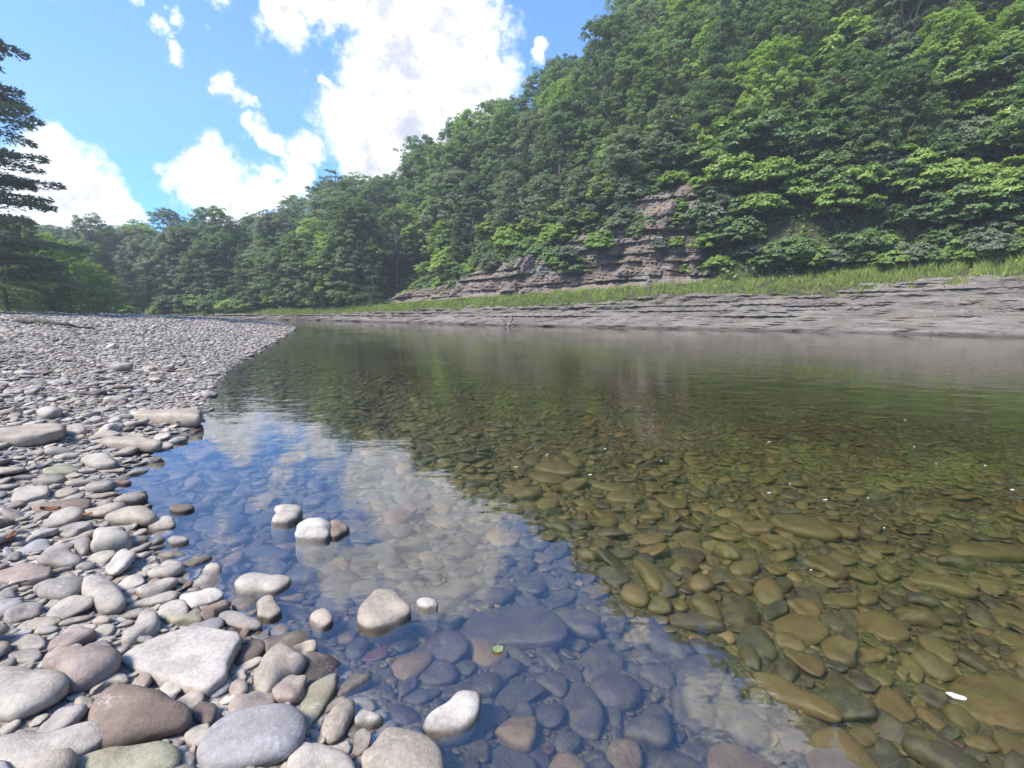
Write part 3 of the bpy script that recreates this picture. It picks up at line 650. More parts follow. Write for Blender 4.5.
for idx, ph in {0: 'the big edge boulder', 2: 'the triangular boulder', 5: 'the white slab', 6: 'the blue boulder', 7: 'the tan block',
                19: 'the almond stone', 26: 'the beige oval', 30: 'the pinkish oval', 40: 'the brown slab', 41: 'the square slab', 42: 'the plank slab', 44: 'the bend slab',
                49: 'the upright slab', 53: 'the cream boulder', 54: 'the white topped stone', 55: 'the tan rock', 17: 'the waterline cobble', 47: 'the far rounded cobble'}.items():
    MARKS.append(pix(HERO[idx][0])+(ph,))
UMARKS = []
for idx, ph in {0: 'the purplish slab', 13: 'the smooth stone', 14: 'the triangular stone', 16: 'the pinkish stone', 17: 'the tapering stone', 23: 'the ochre stone',
                24: 'the ochre oval', 30: 'the olive slab', 31: 'the far slab', 33: 'the cracked slab', 38: 'the rounded slab', 40: 'the huge slab',
                46: 'the farthest stone', 49: 'the wide stone', 51: 'the orange ridge', 45: 'the brownish oval', 34: 'the greenish oval'}.items():
    UMARKS.append(pix(HERO[N_DRY_HERO+idx][0])+(ph,))
def relation(px, py, marks):
    b = min(marks, key=lambda m: (m[0]-px)**2+((m[1]-py)*1.4)**2); dx, dy = px-b[0], (py-b[1])*1.4
    a = math.degrees(math.atan2(-dy, dx)) % 360
    w = ['right of', 'behind right of', 'behind', 'behind left of', 'left of', 'in front left of', 'in front of', 'in front right of'][int((a+22.5)//45) % 8]
    dist = math.hypot(dx, dy); return ('just ' if dist < 45 else '')+w+' '+b[2]
NUMW = ['', 'first', 'second', 'third', 'fourth', 'fifth', 'sixth', 'seventh', 'eighth', 'ninth', 'tenth', 'eleventh', 'twelfth', 'thirteenth', 'fourteenth', 'fifteenth', 'sixteenth', 'seventeenth', 'eighteenth', 'nineteenth', 'twentieth']
CNT = ['', 'one', 'two', 'three', 'four', 'five', 'six', 'seven', 'eight', 'nine', 'ten', 'eleven', 'twelve', 'thirteen', 'fourteen', 'fifteen', 'sixteen', 'seventeen', 'eighteen', 'nineteen', 'twenty']
def uniquify(items, how='from the left'):
    """items: (object, label, sort key); look-alikes get their place in the row"""
    by = {}
    for o, l, k in items: by.setdefault(l, []).append((k, o))
    for l, v in by.items():
        v.sort(key=lambda t: t[0])
        for n, (k, o) in enumerate(v):
            if len(v) == 1: o['label'] = l
            elif n == 0: o['label'] = l+', leftmost'
            elif n == len(v)-1: o['label'] = l+', rightmost'
            else: o['label'] = l+', '+NUMW[min(n+1, 20)]+' from left'
def individuals(x, y, z, r, keys, ids, name, cat, group, seed, marks, lead):
    g = np.random.default_rng(seed); items = []; protos = [m.copy() for m in PROTO_ME]
    for m_ in protos: m_.name = name
    for i in ids:
        k = int(g.integers(0, len(protos)))
        o = link(name, protos[k], loc=(x[i], y[i], z[i]), rot=(g.normal(.09, .13), g.normal(-.05, .13), g.uniform(0, 6.28)), scale=(r[i]*g.uniform(.9, 1.15), r[i]*g.uniform(.9, 1.1), r[i]*g.uniform(.8, 1.2)))
        set_color(o, keys[i], g.uniform(.85, 1.12)); tag(o, None, cat, group)
        px, py, a = project((x[i], y[i], z[i])); pr = r[i]*FPX/a
        sz = 'tiny' if pr < 5 else 'small' if pr < 9 else 'mid sized' if pr < 15 else 'large'
        items.append((o, f"{sz} {SHAPE_WORD[k % 6]} {WORD[keys[i]]} {lead} {relation(px, py, marks)}".replace('mid sized', 'medium'), px))
    uniquify(items)

def keep_in_view(x, y, z, m=6):
    a = y*math.cos(PITCH)-(z-EYE)*math.sin(PITCH); b = y*math.sin(PITCH)+(z-EYE)*math.cos(PITCH)
    px = 512+FPX*x/np.maximum(a, .01); py = 384-FPX*b/np.maximum(a, .01)
    return (px > -m) & (px < 1024+m) & (py > -m) & (py < 768+m) & (a > .1), a
# dry cobbles
x, y, r, l = scatter(230000, -62, 12, 1.0, 48, True, 5, .0175, .64, .115, .95, .80)
z = np.maximum(ground_z(x, y), -.03)+r*RNG.uniform(.08, .30, len(x))
keys = RNG.choice(DRYKEYS, len(x), p=DRYP); rgb = np.array([TINT[k] for k in keys])*RNG.uniform(.8, 1.15, len(x))[:, None]
inv, a = keep_in_view(x, y, z); size = np.where(inv, r/a, 0); order = np.argsort(-size); ids = order[:299-N_DRY_HERO]
individuals(x, y, z, r, keys, ids, 'cobble', 'cobble', 'cobbles of the gravel bar', 41, MARKS, 'cobble')
rest = order[299-N_DRY_HERO:]; near = rest[np.hypot(x[rest], y[rest]) < 6]; far = rest[np.hypot(x[rest], y[rest]) >= 6]
print('dry', len(x), 'near', len(near), 'far', len(far))
def join_stuff(name, a_, b_):
    va, vb = a_, b_; bm = []
    return None
allr = np.concatenate([near, far])
def merged(name, near, far, seed, x, y, z, r, rgb):
    m1 = build_stuff(name, PROTO_MID, x[near], y[near], z[near], r[near], rgb[near], seed)
    m2 = build_stuff(name, PROTO_LO, x[far], y[far], z[far], r[far], rgb[far], seed+1)
    def pull(m):
        V = np.empty(len(m.vertices)*3, np.float32); m.vertices.foreach_get('co', V); C = np.empty(len(m.vertices)*4, np.float32); m.attributes['tint'].data.foreach_get('color', C)
        L = np.empty(len(m.loops), np.int32); m.loops.foreach_get('vertex_index', L); T = np.empty(len(m.polygons), np.int32); m.polygons.foreach_get('loop_total', T)
        nq = int((T == 4).sum()); return V.reshape(-1, 3), C.reshape(-1, 4)[:, :3], L[:nq*4].reshape(-1, 4), L[nq*4:].reshape(-1, 3)
    V1, C1, Q1, T1 = pull(m1); V2, C2, Q2, T2 = pull(m2); o = len(V1)
    me = mesh_from(name, np.vstack([V1, V2]), [np.vstack([Q1, Q2+o]), np.vstack([T1, T2+o])], M['shingle']); cattr(me, 'tint', np.vstack([C1, C2]))
    bpy.data.meshes.remove(m1); bpy.data.meshes.remove(m2); return me
tag(link('gravel', merged('gravel', near, far, 51, x, y, z, r, rgb)), 'small grey river gravel covering the bar', 'gravel', kind='stuff')
# stones on the river bed
x, y, r, l = scatter(90000, -38, 62, 1.0, 15, False, 6, .024, .64, .135, 1.3, .78)
zb = ground_z(x, y); z = np.minimum(zb+r*RNG.uniform(.05, .28, len(x)), -.03-r*.42)
q = np.clip((-l-1.5)/1.7, 0, 1); pick = RNG.random(len(x)); pk2 = RNG.random(len(x))
near_keys = RNG.choice(['purple', 'slate', 'umber', 'murk', 'russet'], len(x), p=[.46, .30, .12, .10, .02]); far_keys = RNG.choice(['olive', 'umber', 'murk', 'slate'], len(x), p=[.50, .24, .20, .06])  # near-shore tints dark and purplish, to bring out the sky reflection
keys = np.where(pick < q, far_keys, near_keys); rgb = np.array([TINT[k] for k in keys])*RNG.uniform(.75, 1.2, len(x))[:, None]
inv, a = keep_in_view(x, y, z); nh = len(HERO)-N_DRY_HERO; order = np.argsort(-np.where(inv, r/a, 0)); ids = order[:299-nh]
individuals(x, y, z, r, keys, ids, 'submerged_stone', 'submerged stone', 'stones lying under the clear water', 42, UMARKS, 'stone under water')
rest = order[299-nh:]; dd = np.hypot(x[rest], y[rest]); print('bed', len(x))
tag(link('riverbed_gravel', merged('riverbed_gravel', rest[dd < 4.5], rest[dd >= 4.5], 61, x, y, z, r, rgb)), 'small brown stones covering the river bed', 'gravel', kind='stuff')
# ------------------------------------------------------------------ vegetation
def edge(x, d):
    q = along_x(x, d); return w_ledge(q)+w_grass(q)
def tube(path, radii, n=7):
    path = np.array(path, float); radii = np.array(radii, float); t = np.gradient(path, axis=0); t /= np.linalg.norm(t, axis=1)[:, None]+1e-9
    a = np.cross(t, [0.3, .9, .2]); a /= np.linalg.norm(a, axis=1)[:, None]+1e-9; b = np.cross(t, a)
    th = np.linspace(0, 2*math.pi, n, endpoint=False)
    V = path[:, None, :]+radii[:, None, None]*(np.cos(th)[None, :, None]*a[:, None, :]+np.sin(th)[None, :, None]*b[:, None, :])
    m = len(path); r = np.arange(m-1)[:, None]*n; j = np.arange(n)[None, :]; j2 = (j+1) % n
    return V.reshape(-1, 3), np.stack([r+j, r+j2, r+n+j2, r+n+j], -1).reshape(-1, 4)
class Wood:
    def __init__(s): s.V, s.F, s.n = [], [], 0
    def limb(s, path, radii, n=7):
        V, F = tube(path, radii, n); s.V.append(V); s.F.append(F+s.n); s.n += len(V)
    def mesh(s, name, mat): return mesh_from(name, np.vstack(s.V), np.vstack(s.F), mat)
def bent(a, b, g, k=5, wob=.08, sag=0.0):
    a, b = np.array(a, float), np.array(b, float); L = np.linalg.norm(b-a); t = np.linspace(0, 1, k)
    p = a+(b-a)*t[:, None]; w = g.normal(0, wob*L, (k, 3)); w[0] = 0; w[-1] = 0; p += w*np.sin(t*math.pi)[:, None]
    p[:, 2] += sag*L*np.sin(t*math.pi); return p
class Leaves:
    def __init__(s): s.c, s.n, s.l, s.w, s.t, s.ax = [], [], [], [], [], []
    def put(s, c, nrm, l, w, tone, axis=None):
        k = len(c); s.c.append(c); s.n.append(nrm); s.l.append(np.broadcast_to(l, (k,))); s.w.append(np.broadcast_to(w, (k,))); s.t.append(np.broadcast_to(tone, (k,)))
        s.ax.append(np.full((k, 3), np.nan) if axis is None else axis)
    def mesh(s, name, mat, g):
        c, n, l, w, t, ax = (np.concatenate(q) for q in (s.c, s.n, s.l, s.w, s.t, s.ax))
        n = n/(np.linalg.norm(n, axis=1)[:, None]+1e-9); r = np.where(np.isnan(ax), g.normal(size=c.shape), ax)
        u = r-n*np.sum(r*n, 1)[:, None]; u /= np.linalg.norm(u, axis=1)[:, None]+1e-9; v = np.cross(n, u)
        V = np.stack([c-u*l[:, None]*.5, c+v*w[:, None]*.5+u*l[:, None]*.05-n*w[:, None]*.12, c+u*l[:, None]*.5, c-v*w[:, None]*.5+u*l[:, None]*.05-n*w[:, None]*.12], 1).reshape(-1, 3)
        F = np.arange(len(c)*4).reshape(-1, 4); me = mesh_from(name, V, F, mat, smooth=False); fattr(me, 'tone', np.repeat(np.clip(t, 0, 1), 4)); return me
def clump(lv, g, c, rx, rz, n, l, w, tone, out):
    d = g.normal(size=(n, 3)); d /= np.linalg.norm(d, axis=1)[:, None]; rr = g.uniform(.45, 1.0, n)**.6
    d[:, 2] = np.where(d[:, 2] < -.25, -d[:, 2]*.6, d[:, 2]); p = d*rr[:, None]*np.array([rx, rx, rz]); p[:, 2] -= .22*rz*(p[:, 0]**2+p[:, 1]**2)/rx**2
    nr = d*.55+out*.35+np.array([0, 0, .75])+g.normal(0, .38, (n, 3)); lv.put(c+p, nr, l*g.uniform(.7, 1.3, n), w*g.uniform(.7, 1.3, n), tone+g.normal(0, .10, n))
def broad_tree(seed, H, rx, base=.30, lobes=13, clumps=400, per=72, leaf=(.20, .125), crx=.47, crz=.32, lean=.0):
    g = np.random.default_rng(seed); wd, lv = Wood(), Leaves(); top = np.array([g.normal(0, .3)+lean*H, g.normal(0, .3), H*.80])
    trunk = bent((0, 0, -.8), top, g, 7, .03); tr = H*.018+.05; wd.limb(trunk, np.linspace(tr, tr*.25, 7)*np.array([1.35, 1.1, 1, 1, 1, 1, 1]), 9)
    L = []
    for i in range(lobes):
        zf = base+(1-base)*((i+.6)/lobes); ph = i*2.4+g.uniform(-.5, .5); zf = min(.95, zf+g.normal(0, .03)); prof = math.sin(min(1, (zf-base)/(1-base)*.92+.12)*math.pi)**.6
        rad = rx*prof*g.uniform(.42, .78); c = np.array([math.cos(ph)*rad+lean*H*zf, math.sin(ph)*rad, H*zf*.95]); L.append((c, rx*g.uniform(.40, .58), H*.165*g.uniform(.7, 1.35)))
        k = min(6, max(1, int(zf*.72*7))); s0 = trunk[k-1]; wd.limb(bent(s0, c, g, 5, .07, .05), np.linspace(tr*.45, tr*.12, 5), 6)
    L.append((np.array([top[0], top[1], H*.93]), rx*.42, H*.10))
    for i in range(clumps):
        c, r, rz = L[i % len(L)]; d = g.normal(size=3); d[2] = abs(d[2])*.9-.25; d /= np.linalg.norm(d); p = c+d*np.array([r, r, rz])*g.uniform(.65, 1.08)
        o = p-np.array([0, 0, H*.6]); o /= np.linalg.norm(o)+1e-6
        clump(lv, g, p, crx*g.uniform(.7, 1.25), crz*g.uniform(.7, 1.3), per, leaf[0], leaf[1], g.normal(.42, .17), o)
        if i % 7 == 0: wd.limb(bent(c, p, g, 3, .05), [tr*.14, tr*.09, tr*.05], 4)
    return wd, lv, g
def conifer(seed, H, rb, whorls=26, per=7, droop=.12, n_spray=150, leaf=(.30, .10), base=.12, irregular=.25, top_pow=.85, upsweep=0.0):
    g = np.random.default_rng(seed); wd, lv = Wood(), Leaves(); trunk = bent((0, 0, -.8), (g.normal(0, .2), g.normal(0, .2), H), g, 7, .012); tr = H*.014+.04
    wd.limb(trunk, np.linspace(tr*1.2, .03, 7), 8)
    for i in range(whorls):
        f = (i+g.uniform(0, .6))/whorls; zz = H*(base+(1-base)*f*.985); Lb = rb*(1-f)**top_pow+.25
        for j in range(per):
            if g.random() < irregular: continue
            ph = g.uniform(0, 6.28); L_ = Lb*g.uniform(.6, 1.12); d = np.array([math.cos(ph), math.sin(ph), 0]); e = np.array([0, 0, zz])+d*L_+np.array([0, 0, (-droop+upsweep*g.uniform(.5, 1.5))*L_+g.normal(0, .12)])
            p = bent((0, 0, zz), e, g, 5, .02, .06); wd.limb(p, np.linspace(.018+.012*L_, .008, 5), 4)
            n = max(14, int(n_spray*L_/rb)); t = g.uniform(.22, 1.03, n)**.8; side = np.array([-d[1], d[0], 0]); wl = .34*L_*np.sin(np.clip(t, 0, 1)*math.pi*.86+.20)
            s = g.uniform(-1, 1, n)*wl; c = np.array([0, 0, zz])+(e-np.array([0, 0, zz]))*t[:, None]+side*s[:, None]; c[:, 2] += .06*L_*np.sin(np.clip(t, 0, 1)*math.pi)-.12*np.abs(s)+g.normal(0, .07, n)
            ax = d*.8+side*np.sign(s)[:, None]*.7+g.normal(0, .35, (n, 3)); lv.put(c, np.array([0, 0, 1.0])+g.normal(0, .42, (n, 3)), leaf[0]*g.uniform(.7, 1.3, n), leaf[1]*g.uniform(.7, 1.3, n), g.normal(.4, .14)+g.normal(0, .1, n), ax)
    return wd, lv, g
def proto(kind_mesh, wd_lv, leafmat, bark='bark', thing='tree'):
    wd, lv, g = wd_lv; return wd.mesh('trunk' if thing == 'tree' else 'stems', M[bark]), lv.mesh('crown' if thing == 'tree' else 'foliage', leafmat, g)
BROAD = [proto(0, broad_tree(31, 11.5, 4.4, .16), LEAF['mid']), proto(0, broad_tree(32, 12.5, 3.9, .14, 14, 420), LEAF['mid']), proto(0, broad_tree(33, 10.5, 4.6, .18, 13), LEAF['mid']),
         proto(0, broad_tree(34, 13, 4.2, .2, 15, 430), LEAF['mid']), proto(0, broad_tree(35, 11, 4.4, .10, 13, 400, 74, (.21, .12), .55, .26), LEAF['mid'])]
HEM = [proto(0, conifer(41, 13, 3.0), LEAF['blue']), proto(0, conifer(42, 11.5, 3.3, 24, 7, .2), LEAF['blue'])]
def shrub_mesh(seed, H, rx, clumps=85, per=62, leaf=(.20, .125)):
    g = np.random.default_rng(seed); wd, lv = Wood(), Leaves()
    for i in range(6):
        ph = g.uniform(0, 6.28); e = np.array([math.cos(ph)*rx*.7, math.sin(ph)*rx*.7, H*g.uniform(.55, .9)]); wd.limb(bent((0, 0, -.3), e, g, 5, .08), np.linspace(.045, .012, 5), 5)
    for i in range(clumps):
        d = g.normal(size=3); d[2] = abs(d[2]); d /= np.linalg.norm(d); p = d*np.array([rx, rx, H*.62])*g.uniform(.45, 1.0)+np.array([0, 0, H*.30])
        clump(lv, g, p, .36*g.uniform(.7, 1.3), .21*g.uniform(.7, 1.3), per, leaf[0], leaf[1], g.normal(.45, .16), d)
    return wd, lv, g
SHRUB = [proto(0, shrub_mesh(51, 2.8, 1.7), LEAF['bright'], thing='shrub'), proto(0, shrub_mesh(52, 2.2, 1.9), LEAF['mid'], thing='shrub'), proto(0, shrub_mesh(53, 3.6, 1.7, 105), LEAF['bright'], thing='shrub')]
PLANTS = []               # (object, base label, pixel x)
def plant(protos, name, cat, x, y, scale, leaf, label, group, g, zoff=0.0, sq=1.0, mesh=None, rz=None):
    tr, cr = mesh or protos[int(g.integers(0, len(protos)))]
    z = gz(x, y)+zoff; rt = link(name, None, loc=(x, y, z), rot=(0, 0, g.uniform(0, 6.28) if rz is None else rz)); rt.empty_display_size = .5
    s = (scale*g.uniform(.92, 1.08), scale*g.uniform(.92, 1.08), scale*sq*g.uniform(.95, 1.05)); rt.scale = s
    a = link('trunk' if cat == 'tree' else 'stems', tr, rt); b = link('crown' if cat == 'tree' else 'foliage', cr, rt)
    if leaf: b.material_slots[0].link = 'OBJECT'; b.material_slots[0].material = LEAF[leaf]
    tag(rt, None, cat, group); px, py, _ = project((x, y, z+(6*scale if cat == 'tree' else 1.2*scale))); PLANTS.append((rt, label, px, py)); return rt
g = np.random.default_rng(77)
def zone(px, py):
    h = 'high' if py < 90 else 'half way up' if py < 175 else 'low'
    if px < 330: return 'in the far wood'
    if px < 470: return h+' beyond the bar tip'
    if px < 700: return h+' above the cliff'
    return h+' above the ledge'
TONE = {'dark': 'dark green', 'mid': 'mid green', 'bright': 'fresh bright green', 'grey': 'dusty grey green', 'blue': 'deep green'}
def slope_tree(x, y, d, forced=None, scale=None, squash=1.0):
    px, py, _ = project((x, y, gz(x, y)+7)); leaf = forced or g.choice(['dark', 'mid', 'bright', 'grey'], p=[.26, .36, .10+.10*(px > 600), .28-.10*(px > 600)]); con = forced == 'blue' or (forced is None and g.random() < .13)
    con = con and not (px < 620 and d > 20)
    if con: leaf = 'blue'
    elif leaf == 'blue': leaf = 'dark'
    lab = f"{TONE[leaf]} {'feathery conifer' if con else 'broad tree'} {zone(px, py)}"
    plant(HEM if con else BROAD, 'conifer_tree' if con else 'broadleaf_tree', 'tree', x, y, (scale or g.uniform(.60, .96))*(.94 if px < 325 else 1.12 if px < 440 else 1.0), leaf, lab, 'trees of the wooded hillside', g, -.2, squash)
# hillside: dart throwing on the slope
placed = []
def try_place(x, y, dmin):
    for (a, b, q) in placed:
        if (a-x)**2+(b-y)**2 < (.5*(dmin+q))**2: return False
    placed.append((x, y, dmin)); return True
n = 0
for _ in range(16000):
    az = R(g.uniform(-46, 54)); rr = g.uniform(32, 125); x, y = rr*math.sin(az), rr*math.cos(az); d = float(dF(np.array([x]), np.array([y]))[0])
    a = math.degrees(az); dr = np.interp(a, AZ, DR); d0 = edge(x, d); d0 += (W_CLIFF+.6 if -15 < x < 14 else 1.6)
    if d < d0 or d > dr+9 or n >= 250: continue
    dm = 3.0 if d < 22 else 3.9
    if not try_place(x, y, dm): continue
    near = d < d0+5 and x > -12
    slope_tree(x, y, d, scale=g.uniform(.42, .66) if near else None); n += 1
# the slope goes on beyond the edge of the photograph
for k in range(26):
    az = R(55+(k % 7)*2.0+float(g.uniform(-.6, .6))); x, y = (40+(k//7)*5.5)*math.sin(az), (40+(k//7)*5.5)*math.cos(az); d = float(dF(np.array([x]), np.array([y]))[0])
    if d > edge(x, d)+.8: slope_tree(x, y, d, forced=['mid', 'dark', 'grey'][k % 3], scale=float(g.uniform(.6, .85)))
# understorey trees and shrubs along the foot of the slope
def shrub(px, Y, s, leaf, lab, sq=1.0, dz=0.0, k=None):
    x, y = at(px, Y); plant(SHRUB, 'shrub', 'shrub', x, y, s, leaf, lab, 'shrubs along the foot of the slope', g, dz, sq, SHRUB[k] if k is not None else None)
def along(px, extra):
    """distance at which the line of sight of a pixel column has gone extra metres beyond the far water line"""
    Y_ = np.arange(15, 90, .1); X_ = (px-512)/FPX*.987*Y_; dd = dF(X_, Y_); return float(Y_[np.argmax(dd >= extra)])
for px, e, s, leaf in [(705, 7.6, 1.0, 'bright'), (722, 8.5, 1.45, 'bright'), (742, 9.5, 1.6, 'mid'), (770, 9.2, 1.55, 'mid'), (800, 9.4, 1.4, 'mid'), (828, 9.2, 1.0, 'mid'), (850, 9.6, 1.25, 'dark'), (893, 8.6, 1.25, 'bright'), (872, 9.5, 1.2, 'bright'),
                       (925, 9.3, 1.2, 'mid'), (950, 9.8, 1.1, 'dark'), (985, 9.6, 1.2, 'mid'), (1010, 9.5, 1.35, 'bright'), (1035, 10, 1.3, 'mid'), (760, 8.2, .6, 'dark'), (815, 8.4, .6, 'mid'), (690, 7.2, .5, 'bright'),
                       (735, 11.5, 1.5, 'bright'), (790, 12, 1.4, 'dark'), (840, 12.2, 1.5, 'bright'), (905, 12, 1.4, 'mid'), (960, 12.5, 1.5, 'mid'), (1000, 13, 1.4, 'bright'), (870, 14, 1.5, 'mid'), (820, 15, 1.5, 'bright'), (765, 14.5, 1.4, 'mid'),
                       (655, 10.5, 1.1, 'mid'), (640, 10, .8, 'bright'), (620, 9.8, .9, 'bright'), (600, 9.6, 1.0, 'bright'), (580, 9.3, .9, 'mid'), (560, 9.0, 1.0, 'bright'), (540, 9, .9, 'bright'), (520, 9.0, .8, 'bright'), (500, 8.8, .7, 'mid'), (485, 8.6, .8, 'mid'),
                       (668, 9.6, .9, 'bright'), (610, 12, 1.2, 'bright'), (575, 11.5, 1.2, 'bright'), (540, 11, 1.1, 'bright'), (510, 10.5, 1.0, 'mid'), (460, 8.3, .8, 'mid'), (440, 8.2, .8, 'bright'), (420, 8, .7, 'mid'),
                       (556, 6.4, .45, 'bright'), (535, 6.6, .35, 'mid'), (515, 6.2, .4, 'bright'), (480, 6.0, .35, 'mid'), (463, 5.9, .4, 'bright'), (430, 5.6, .5, 'bright'), (405, 5.5, .45, 'mid'), (385, 5.3, .5, 'bright'), (360, 5, .6, 'mid'), (347, 4.8, .8, 'bright'), (640, 6.9, .35, 'mid')]:
    Y_ = along(px, e); x, y = at(px, Y_); z = gz(x, y)
    where = 'on the grassy bank below the cliff' if e < 7 and px < 680 else 'on top of the bare cliff' if px < 690 else 'at the foot of the steep slope' if e < 10.2 else 'among the trees above the grassy bank'
    shrub(px, Y_, s, leaf, f"{TONE[leaf]} {'small ' if s < .7 else 'tall ' if s > 1.3 else ''}shrub {where}", dz=-.15)
quota = {True: 62, False: 58}
for _ in range(14000):
    x = g.uniform(-18, 30); y = g.uniform(20, 52); d = float(dF(np.array([x]), np.array([y]))[0]); d0 = edge(x, d); bare = bool(-16 < x < 14.5)
    d1 = d0+(W_CLIFF-.5 if bare and x > -14 else .2)
    if d < d1 or d > d1+(6 if bare else 10) or quota[bare] <= 0 or not -30 < math.degrees(math.atan2(x, y)) < 50: continue
    if any((a-x)**2+(b-y)**2 < (1.7 if q < 2.5 else 1.2)**2 for a, b, q in placed): continue
    placed.append((x, y, 1.9)); quota[bare] -= 1; s = g.uniform(.6, 1.2); leaf = g.choice(['mid', 'bright', 'dark'], p=[.45, .35, .2]); px, py, _a = project((x, y, gz(x, y)))
    plant(SHRUB, 'shrub', 'shrub', x, y, s, leaf, f"{TONE[leaf]} {'small ' if s < .8 else ''}shrub {'on the rim of the bare cliff' if bare else 'on the steep slope above the ledge'}", 'shrubs along the foot of the slope', g, -.15)
for px, e, s_, leaf in [(655, 27, .9, 'bright'), (668, 22, .8, 'bright'), (702, 15, .62, 'bright'), (722, 13, .5, 'bright'), (640, 14, .55, 'mid'), (330, 5.5, .55, 'bright'), (560, 17, .7, 'grey'), (455, 13, .8, 'grey'), (890, 16, .6, 'bright'), (780, 22, .8, 'mid'), (960, 24, .9, 'mid')]:
    x, y = at(px, along(px, e)); slope_tree(x, y, e, forced=leaf, scale=s_)
for px in range(118, 330, 13):
    Y_ = float(g.uniform(53, 57)) if px < 250 else along(px, 5.2); shrub(px, Y_, g.uniform(.55, 1.0), ['mid', 'bright', 'dark'][px % 3], f"{TONE[['mid', 'bright', 'dark'][px % 3]]} shrub along the foot of the far wood", dz=-.1)
for px, e, up, sc_ in [(597, 8.0, 1.0, .42), (585, 8.6, 1.6, .45), (556, 8.2, .9, .45), (545, 8.6, 1.3, .40), (520, 8.4, 1.0, .40), (492, 7.8, .8, .45), (650, 9.4, 3.2, .40), (612, 8.3, 2.2, .35), (470, 7.4, .7, .4), (630, 9.6, 3.6, .5), (668, 8.2, 1.0, .5), (680, 9.2, 2.6, .6), (445, 7.2, .6, .45), (575, 9.4, 2.6, .5)]:
    Y_ = along(px, e); shrub(px, Y_, sc_, 'bright' if px % 2 else 'mid', f"{'bright' if px % 2 else 'mid'} green tuft of leaves growing on the bare cliff face", dz=up+.3)
for _ in range(54):
    px = float(g.uniform(385, 690)); e = float(g.uniform(6.6, 9.8)); Y_ = along(px, e); x, y = at(px, Y_); q = along_x(x, e); t_ = np.clip((e-float(edge(x, e)))/W_CLIFF, 0, 1)
    zc = float(h_grass(q)+(h_cliff(q)-h_grass(q))*t_)
    if zc < 1: continue
    leaf = ['mid', 'bright', 'grey'][_ % 3]; low = t_ < .45
    plant(SHRUB, 'shrub', 'shrub', x, y, float(g.uniform(.30, .72)), leaf, f"{TONE[leaf]} tuft rooted {'low' if low else 'high'} in the bare cliff face", 'shrubs along the foot of the slope', g, zc-gz(x, y)-.1)
for k in range(44):
    px = 694+k*7.8; e = float(g.uniform(6.2, 7.4) if k % 2 else g.uniform(7.6, 10.2)); s_ = float(g.uniform(.55, .85) if k % 2 else g.uniform(.9, 1.35)); leaf = ['bright', 'mid', 'grey', 'bright', 'mid'][k % 5]
    shrub(px, along(px, e), s_, leaf, f"{TONE[leaf]} {'low' if k % 2 else 'bushy'} shrub {'at the back edge of the bank grass' if k % 2 else 'just behind the bank grass'}", dz=-.15)
# wood on the inside of the bend, beyond the gravel bar
for px, Y_, s, leaf in [(95, 60, .7, 'mid'), (120, 62, .7, 'dark'), (128, 58, .62, 'blue'), (150, 61, .72, 'blue'), (172, 60, .72, 'blue'), (190, 62, .8, 'dark'), (208, 59, .75, 'dark'), (228, 61, .7, 'mid'), (246, 58, .75, 'blue'), (262, 60, .6, 'bright'), (278, 57, .8, 'mid'),
                        (300, 55, .78, 'mid'), (318, 54, .75, 'dark'), (336, 53, .6, 'bright'), (355, 52, .8, 'dark'), (375, 51, .75, 'blue')]:
    x, y = at(px, Y_); slope_tree(x, y, 0, forced=leaf, scale=s)
# left edge: tall conifer on the bar side and dark bushy trees below it
lt = proto(0, conifer(61, 23, 4.5, 42, 8, .06, 430, (.28, .10), .06, .24, .50, .10), LEAF['blue'])
x, y = at(-26, 25); t_ = plant(None, 'conifer_tree', 'tree', x, y, 1.0, 'grey', 'tall dark conifer with long level branches at the edge of the gravel bar', 'trees at the back of the gravel bar', g, 0, 1.0, lt, rz=.6)
for px, Y_, s, leaf, kind in [(8, 31, .62, 'mid', 0), (36, 34, .58, 'blue', 0), (22, 36, .62, 'grey', 1), (52, 37, .58, 'bright', 1), (72, 40, .56, 'bright', 1), (92, 43, .50, 'bright', 1), (104, 46, .44, 'bright', 1), (62, 44, .66, 'mid', 1), (35, 42, .72, 'blue', 0), (84, 48, .6, 'grey', 1)]:
    x, y = at(px, Y_)
    plant(BROAD[4:5]+BROAD[:1] if kind else HEM, 'broadleaf_tree' if kind else 'conifer_tree', 'tree', x, y, s, leaf, f"{TONE[leaf]} {'bushy low tree' if kind else 'conifer'} at the back of the gravel bar", 'trees at the back of the gravel bar', g, -1.6*s if kind else -.5, 1.0)
# the ragged pine on the skyline, and dead pale-limbed trees
pine = proto(0, conifer(71, 14, 4.2, 12, 6, -.05, 150, (.34, .12), .45, .35, .5, .10), LEAF['blue'])
def on_line(px, e): Y_ = along(px, e); return at(px, Y_)
x, y = on_line(343, 15); plant(None, 'pine_tree', 'tree', x, y, 1.0, None, 'ragged pine standing above the skyline with open branches', 'trees of the wooded hillside', g, 0, 1, pine, rz=1.2)
def dead_tree(seed, H):
    g2 = np.random.default_rng(seed); wd = Wood()
    def grow(p, d, L, r, lev):
        e = p+d*L; wd.limb(bent(p, e, g2, 5, .05), np.linspace(r, r*.55, 5), 5)
        if lev == 0: return
        for _ in range(3 if lev > 1 else 2):
            d2 = d+g2.normal(0, .42, 3); d2[2] += .12; d2 /= np.linalg.norm(d2); grow(p+d*L*g2.uniform(.55, 1), d2, L*g2.uniform(.5, .75), r*.55, lev-1)
    grow(np.array([0, 0, -.5]), np.array([.05, 0, 1.0]), H*.48, H*.014, 4); return wd
